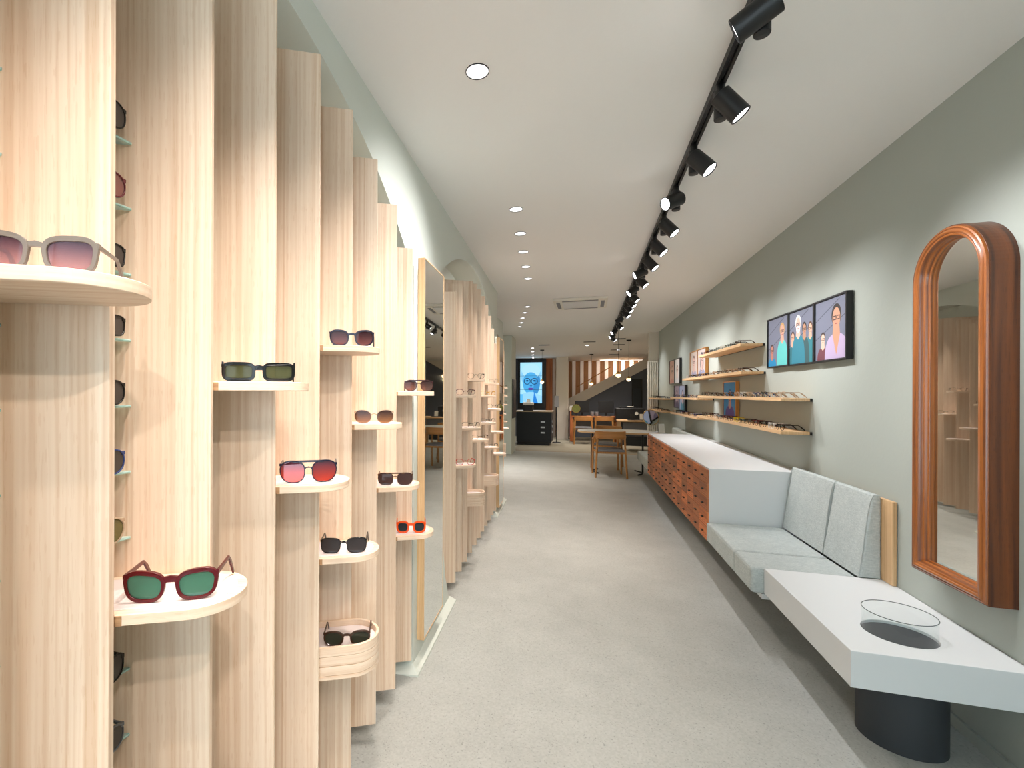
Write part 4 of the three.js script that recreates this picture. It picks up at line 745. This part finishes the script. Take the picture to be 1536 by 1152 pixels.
// ---------------------------------------------------------------- staircase, rear desks
{
  const ZS = 15.5, s = thing('staircase', 'pale staircase rising to the right in front of white posts', 'stairs', V(0, 0, 0));
  const a = [-0.32, 0.86], b = [2.38, 2.52];   // lower edge of the string
  mesh('stringer', extrude([a, [2.6, b[1]], [2.05, b[1]], [a[0], a[1] + 0.36]], 0.08).translate(0, 0, -ZS - 0.08), M.wallCream, s);
  for (let i = 0; i < 12; i++) { const t = (i + 0.5) / 12, x = a[0] + (2.3 - a[0]) * t, y = a[1] + 0.1 + (b[1] - a[1] - 0.1) * t; mesh('tread', rbox(x - 0.14, x + 0.14, y - 0.03, y + 0.01, ZS + 0.085, ZS + 0.85, 0.003), M.oak, s); }
  mesh('handrail', bar(V(-0.05, 1.60, ZS + 0.02), V(0.95, 2.22, ZS + 0.02), 0.014), M.chair, s);
}
for (let i = 0; i < 9; i++) { const x = -0.16 + i * 0.262; lightPost(x, 16.6, Math.min(2.2, Math.max(0.0, 0.0)), 2.5, `white faced post behind the staircase, ${ORD[i]} from the slim cream column`, 'white posts behind the stairs'); }
{
  const g = thing('strip_lamp', 'long bright strip lamp under the ceiling over the stairs', 'lamp', V(1.35, 2.5, 16.05), 0);
  mesh('housing', box(-0.7, 0.7, -0.035, -0.001, -0.03, 0.03, 0.003), M.offwhite, g); mesh('lamp_diffuser', box(-0.69, 0.69, -0.042, -0.035, -0.026, 0.026, 0.002), M.glowStrip, g);
  const L = new THREE.RectAreaLight(new THREE.Color(1, 0.9, 0.82), 48, 1.36, 0.05); L.name = 'strip_light'; L.position.copy(V(1.35, 2.452, 16.05)); L.lookAt(V(1.0, 1.4, 16.5)); scene.add(L);
}
struct('wall_stair', rbox(-0.35, 2.95, 0, REAR_CEIL, 16.9, 17.0, 0), std({ map: oakMap, color: new THREE.Color(0.95, 0.82, 0.74), roughness: 0.7 }), 'brown lined wall behind the white stair posts', 'wall');
{
  const g = extrude([[-0.30, 0], [2.95, 0], [2.95, 2.5], [2.32, 2.5], [-0.30, 0.86]], 0.05).translate(0, 0, -15.66);
  struct('wall_under_stair', uvs(g), M.wallSlate, 'slate grey wall filling the space below the stairs', 'wall');
}
{ const g = struct('door_1', rbox(1.58, 1.88, 0, 1.85, 15.55, 15.6, 0.003), M.black, 'narrow dark door in the slate wall under the stairs', 'door'); mesh('door_panel', rbox(1.62, 1.84, 0.9, 1.55, 15.54, 15.55, 0.002), M.deskDark, g); mesh('door_handle', rbox(1.61, 1.625, 0.9, 1.02, 15.5, 15.55, 0.003), M.steel, g); }
function rearDesk(X0, X1, Z0, Z1, h, mat, label) {
  const g = thing('rear_desk', label, 'desk', V(0, 0, 0)); mesh('top', rbox(X0, X1, h - 0.03, h, Z0, Z1, 0.003, 'x'), mat, g);
  for (const [x, z] of [[X0 + 0.04, Z0 + 0.04], [X1 - 0.04, Z0 + 0.04], [X0 + 0.04, Z1 - 0.04], [X1 - 0.04, Z1 - 0.04]]) mesh('leg', rbox(x - 0.025, x + 0.025, 0, h - 0.03, z - 0.025, z + 0.025, 0.003), mat, g);
  return g;
}
const d1 = rearDesk(-0.22, 1.05, 14.0, 14.55, 0.735, M.brownPanel, 'long brown work desk in front of the slate wall'); mesh('side_panel', rbox(-0.24, -0.20, 0, 0.88, 14.0, 14.55, 0.003), M.brownPanel, d1); mesh('modesty_panel', rbox(-0.18, 1.0, 0.3, 0.66, 14.5, 14.52, 0.002), M.greyPanel, d1);
const d2 = rearDesk(0.92, 1.85, 12.1, 12.75, 0.74, M.oak, 'pale wood desk with a grey front behind the oval table'); mesh('front_panel', rbox(1.05, 1.7, 0.38, 0.69, 12.2, 12.22, 0.002), M.greyPanel, d2); mesh('cable_box', rbox(1.1, 1.65, 0.12, 0.34, 12.25, 12.45, 0.004), M.darkPed, d2);
armchair('armchair', 'shadowed brown armchair at the left of the long work desk', V(0.12, 0, 13.55), 0.06);
armchair('armchair', 'shadowed brown armchair at the middle of the long work desk', V(0.68, 0, 13.6), -0.1);
function monitor(X, y, Z, w, h, label) {
  const g = thing('monitor', label, 'monitor', V(X, y, Z)); mesh('panel', box(-w / 2, w / 2, 0.1, 0.1 + h, -0.02, 0.02, 0.005), M.black, g); mesh('neck', box(-0.03, 0.03, 0.012, 0.2, -0.05, -0.02, 0.004), M.black, g); mesh('foot', box(-0.12, 0.12, 0, 0.014, -0.12, 0.06, 0.004), M.black, g);
}
monitor(0.10, 0.736, 14.3, 0.40, 0.34, 'black monitor behind the green round mirror'); monitor(0.76, 0.736, 14.3, 0.42, 0.34, 'black monitor at the middle of the long work desk');
{
  const g = thing('lens_machine', 'bulky black device with a small white disc on its front', 'machine', V(1.33, 0.0, 13.75)); mesh('body', box(-0.36, 0.36, 0.62, 1.0, -0.25, 0.25, 0.02), M.black, g); mesh('stand', box(-0.3, 0.3, 0, 0.62, -0.22, 0.2, 0.005), M.deskDark, g);
  mesh('disc', cyl(0.045, 0.045, 0.006, 28).rotateX(Math.PI / 2).translate(0.16, 0.86, 0.253), M.offwhite, g); mesh('tray', box(-0.25, 0.2, 1.0, 1.03, -0.1, 0.15, 0.005), M.black, g); mesh('paper', box(-0.05, 0.1, 1.03, 1.045, -0.05, 0.12, 0.001), M.offwhite, g);
}
{
  const g = thing('table_mirror', 'round greenish vanity mirror on the long work desk', 'mirror', V(-0.07, 0.736, 14.1), 0.15); mesh('base', cyl(0.06, 0.065, 0.012, 28).translate(0, 0.006, 0), M.black, g); mesh('stem', cyl(0.008, 0.008, 0.1, 10).translate(0, 0.06, -0.01), M.black, g);
  const r = mesh('rim', new THREE.TorusGeometry(0.118, 0.006, 8, 40), M.gold, g); r.position.y = 0.215; const d = mesh('mirror_glass', cyl(0.117, 0.117, 0.006, 40).rotateX(Math.PI / 2), std({ color: rgb(214, 216, 130), metalness: 0.9, roughness: 0.1 }), g); d.position.y = 0.215;
}
{ const g = thing('leaflet_box', 'small white box of leaflets at the end of the work desk', 'box', V(-0.2, 0.882, 14.25)); mesh('box', box(-0.06, 0.06, 0, 0.12, -0.05, 0.05, 0.003), M.offwhite, g); mesh('leaflets', box(-0.045, 0.045, 0.12, 0.15, -0.03, 0.03, 0.002), M.white, g); }
[[0.38, 0.05], [0.5, 0.045]].forEach(([x, r], n) => { const g = thing('pen_cup', ['small grey cup closer to the green round mirror', 'small grey cup closer to the middle monitor'][n], 'cup', V(x, 0.736, 14.2), 0, 'cups on the work desk'); mesh('cup', new THREE.LatheGeometry([[0, 0], [r, 0], [r, 0.13], [r - 0.004, 0.13], [r - 0.006, 0.006], [0, 0.006]].map((p) => new THREE.Vector2(...p)), 20), M.greyPanel, g); mesh('pens', cyl(0.004, 0.004, 0.16, 6).translate(0.01, 0.09, 0), M.black, g); });
[[1.28, 12.4, 'open laptop'], [1.5, 12.45, 'tablet stand']].forEach(([x, z, w]) => { const g = thing(w.replace(' ', '_'), `small ${w} on the pale wood desk`, w.split(' ')[0], V(x, 0.741, z)); mesh('base', box(-0.12, 0.12, 0, 0.015, -0.08, 0.08, 0.003), M.black, g); const p = mesh('screen_plate', box(-0.05, 0.05, 0.012, 0.16, -0.004, 0.004, 0.001), w[0] === 'o' ? M.black : M.offwhite, g); p.rotation.x = -0.3; });

for (const [i, x] of [0.2, 1.0].entries()) { const L = new THREE.SpotLight(WARM, 9, 0, 0.9, 0.9, 2); L.name = 'rear_lamp'; L.castShadow = true; L.position.copy(V(x, rearCeil(12.4 + i * 0.8) - 0.02, 12.4 + i * 0.8)); L.target.position.copy(V(x, 0, 12.9 + i)); scene.add(L, L.target);
  const g = thing('downlight', ['small round downlight over the long work desk', 'small round downlight over the bulky black device'][i], 'downlight', V(x, rearCeil(12.4 + i * 0.8) - 0.006, 12.4 + i * 0.8), 0, 'downlights over the rear desks'); mesh('ring', dlRing, M.black, g); mesh('lamp_disc', cyl(0.035, 0.035, 0.002, 24).translate(0, -0.001, 0), M.glow, g); }

renderer.render(scene, camera);
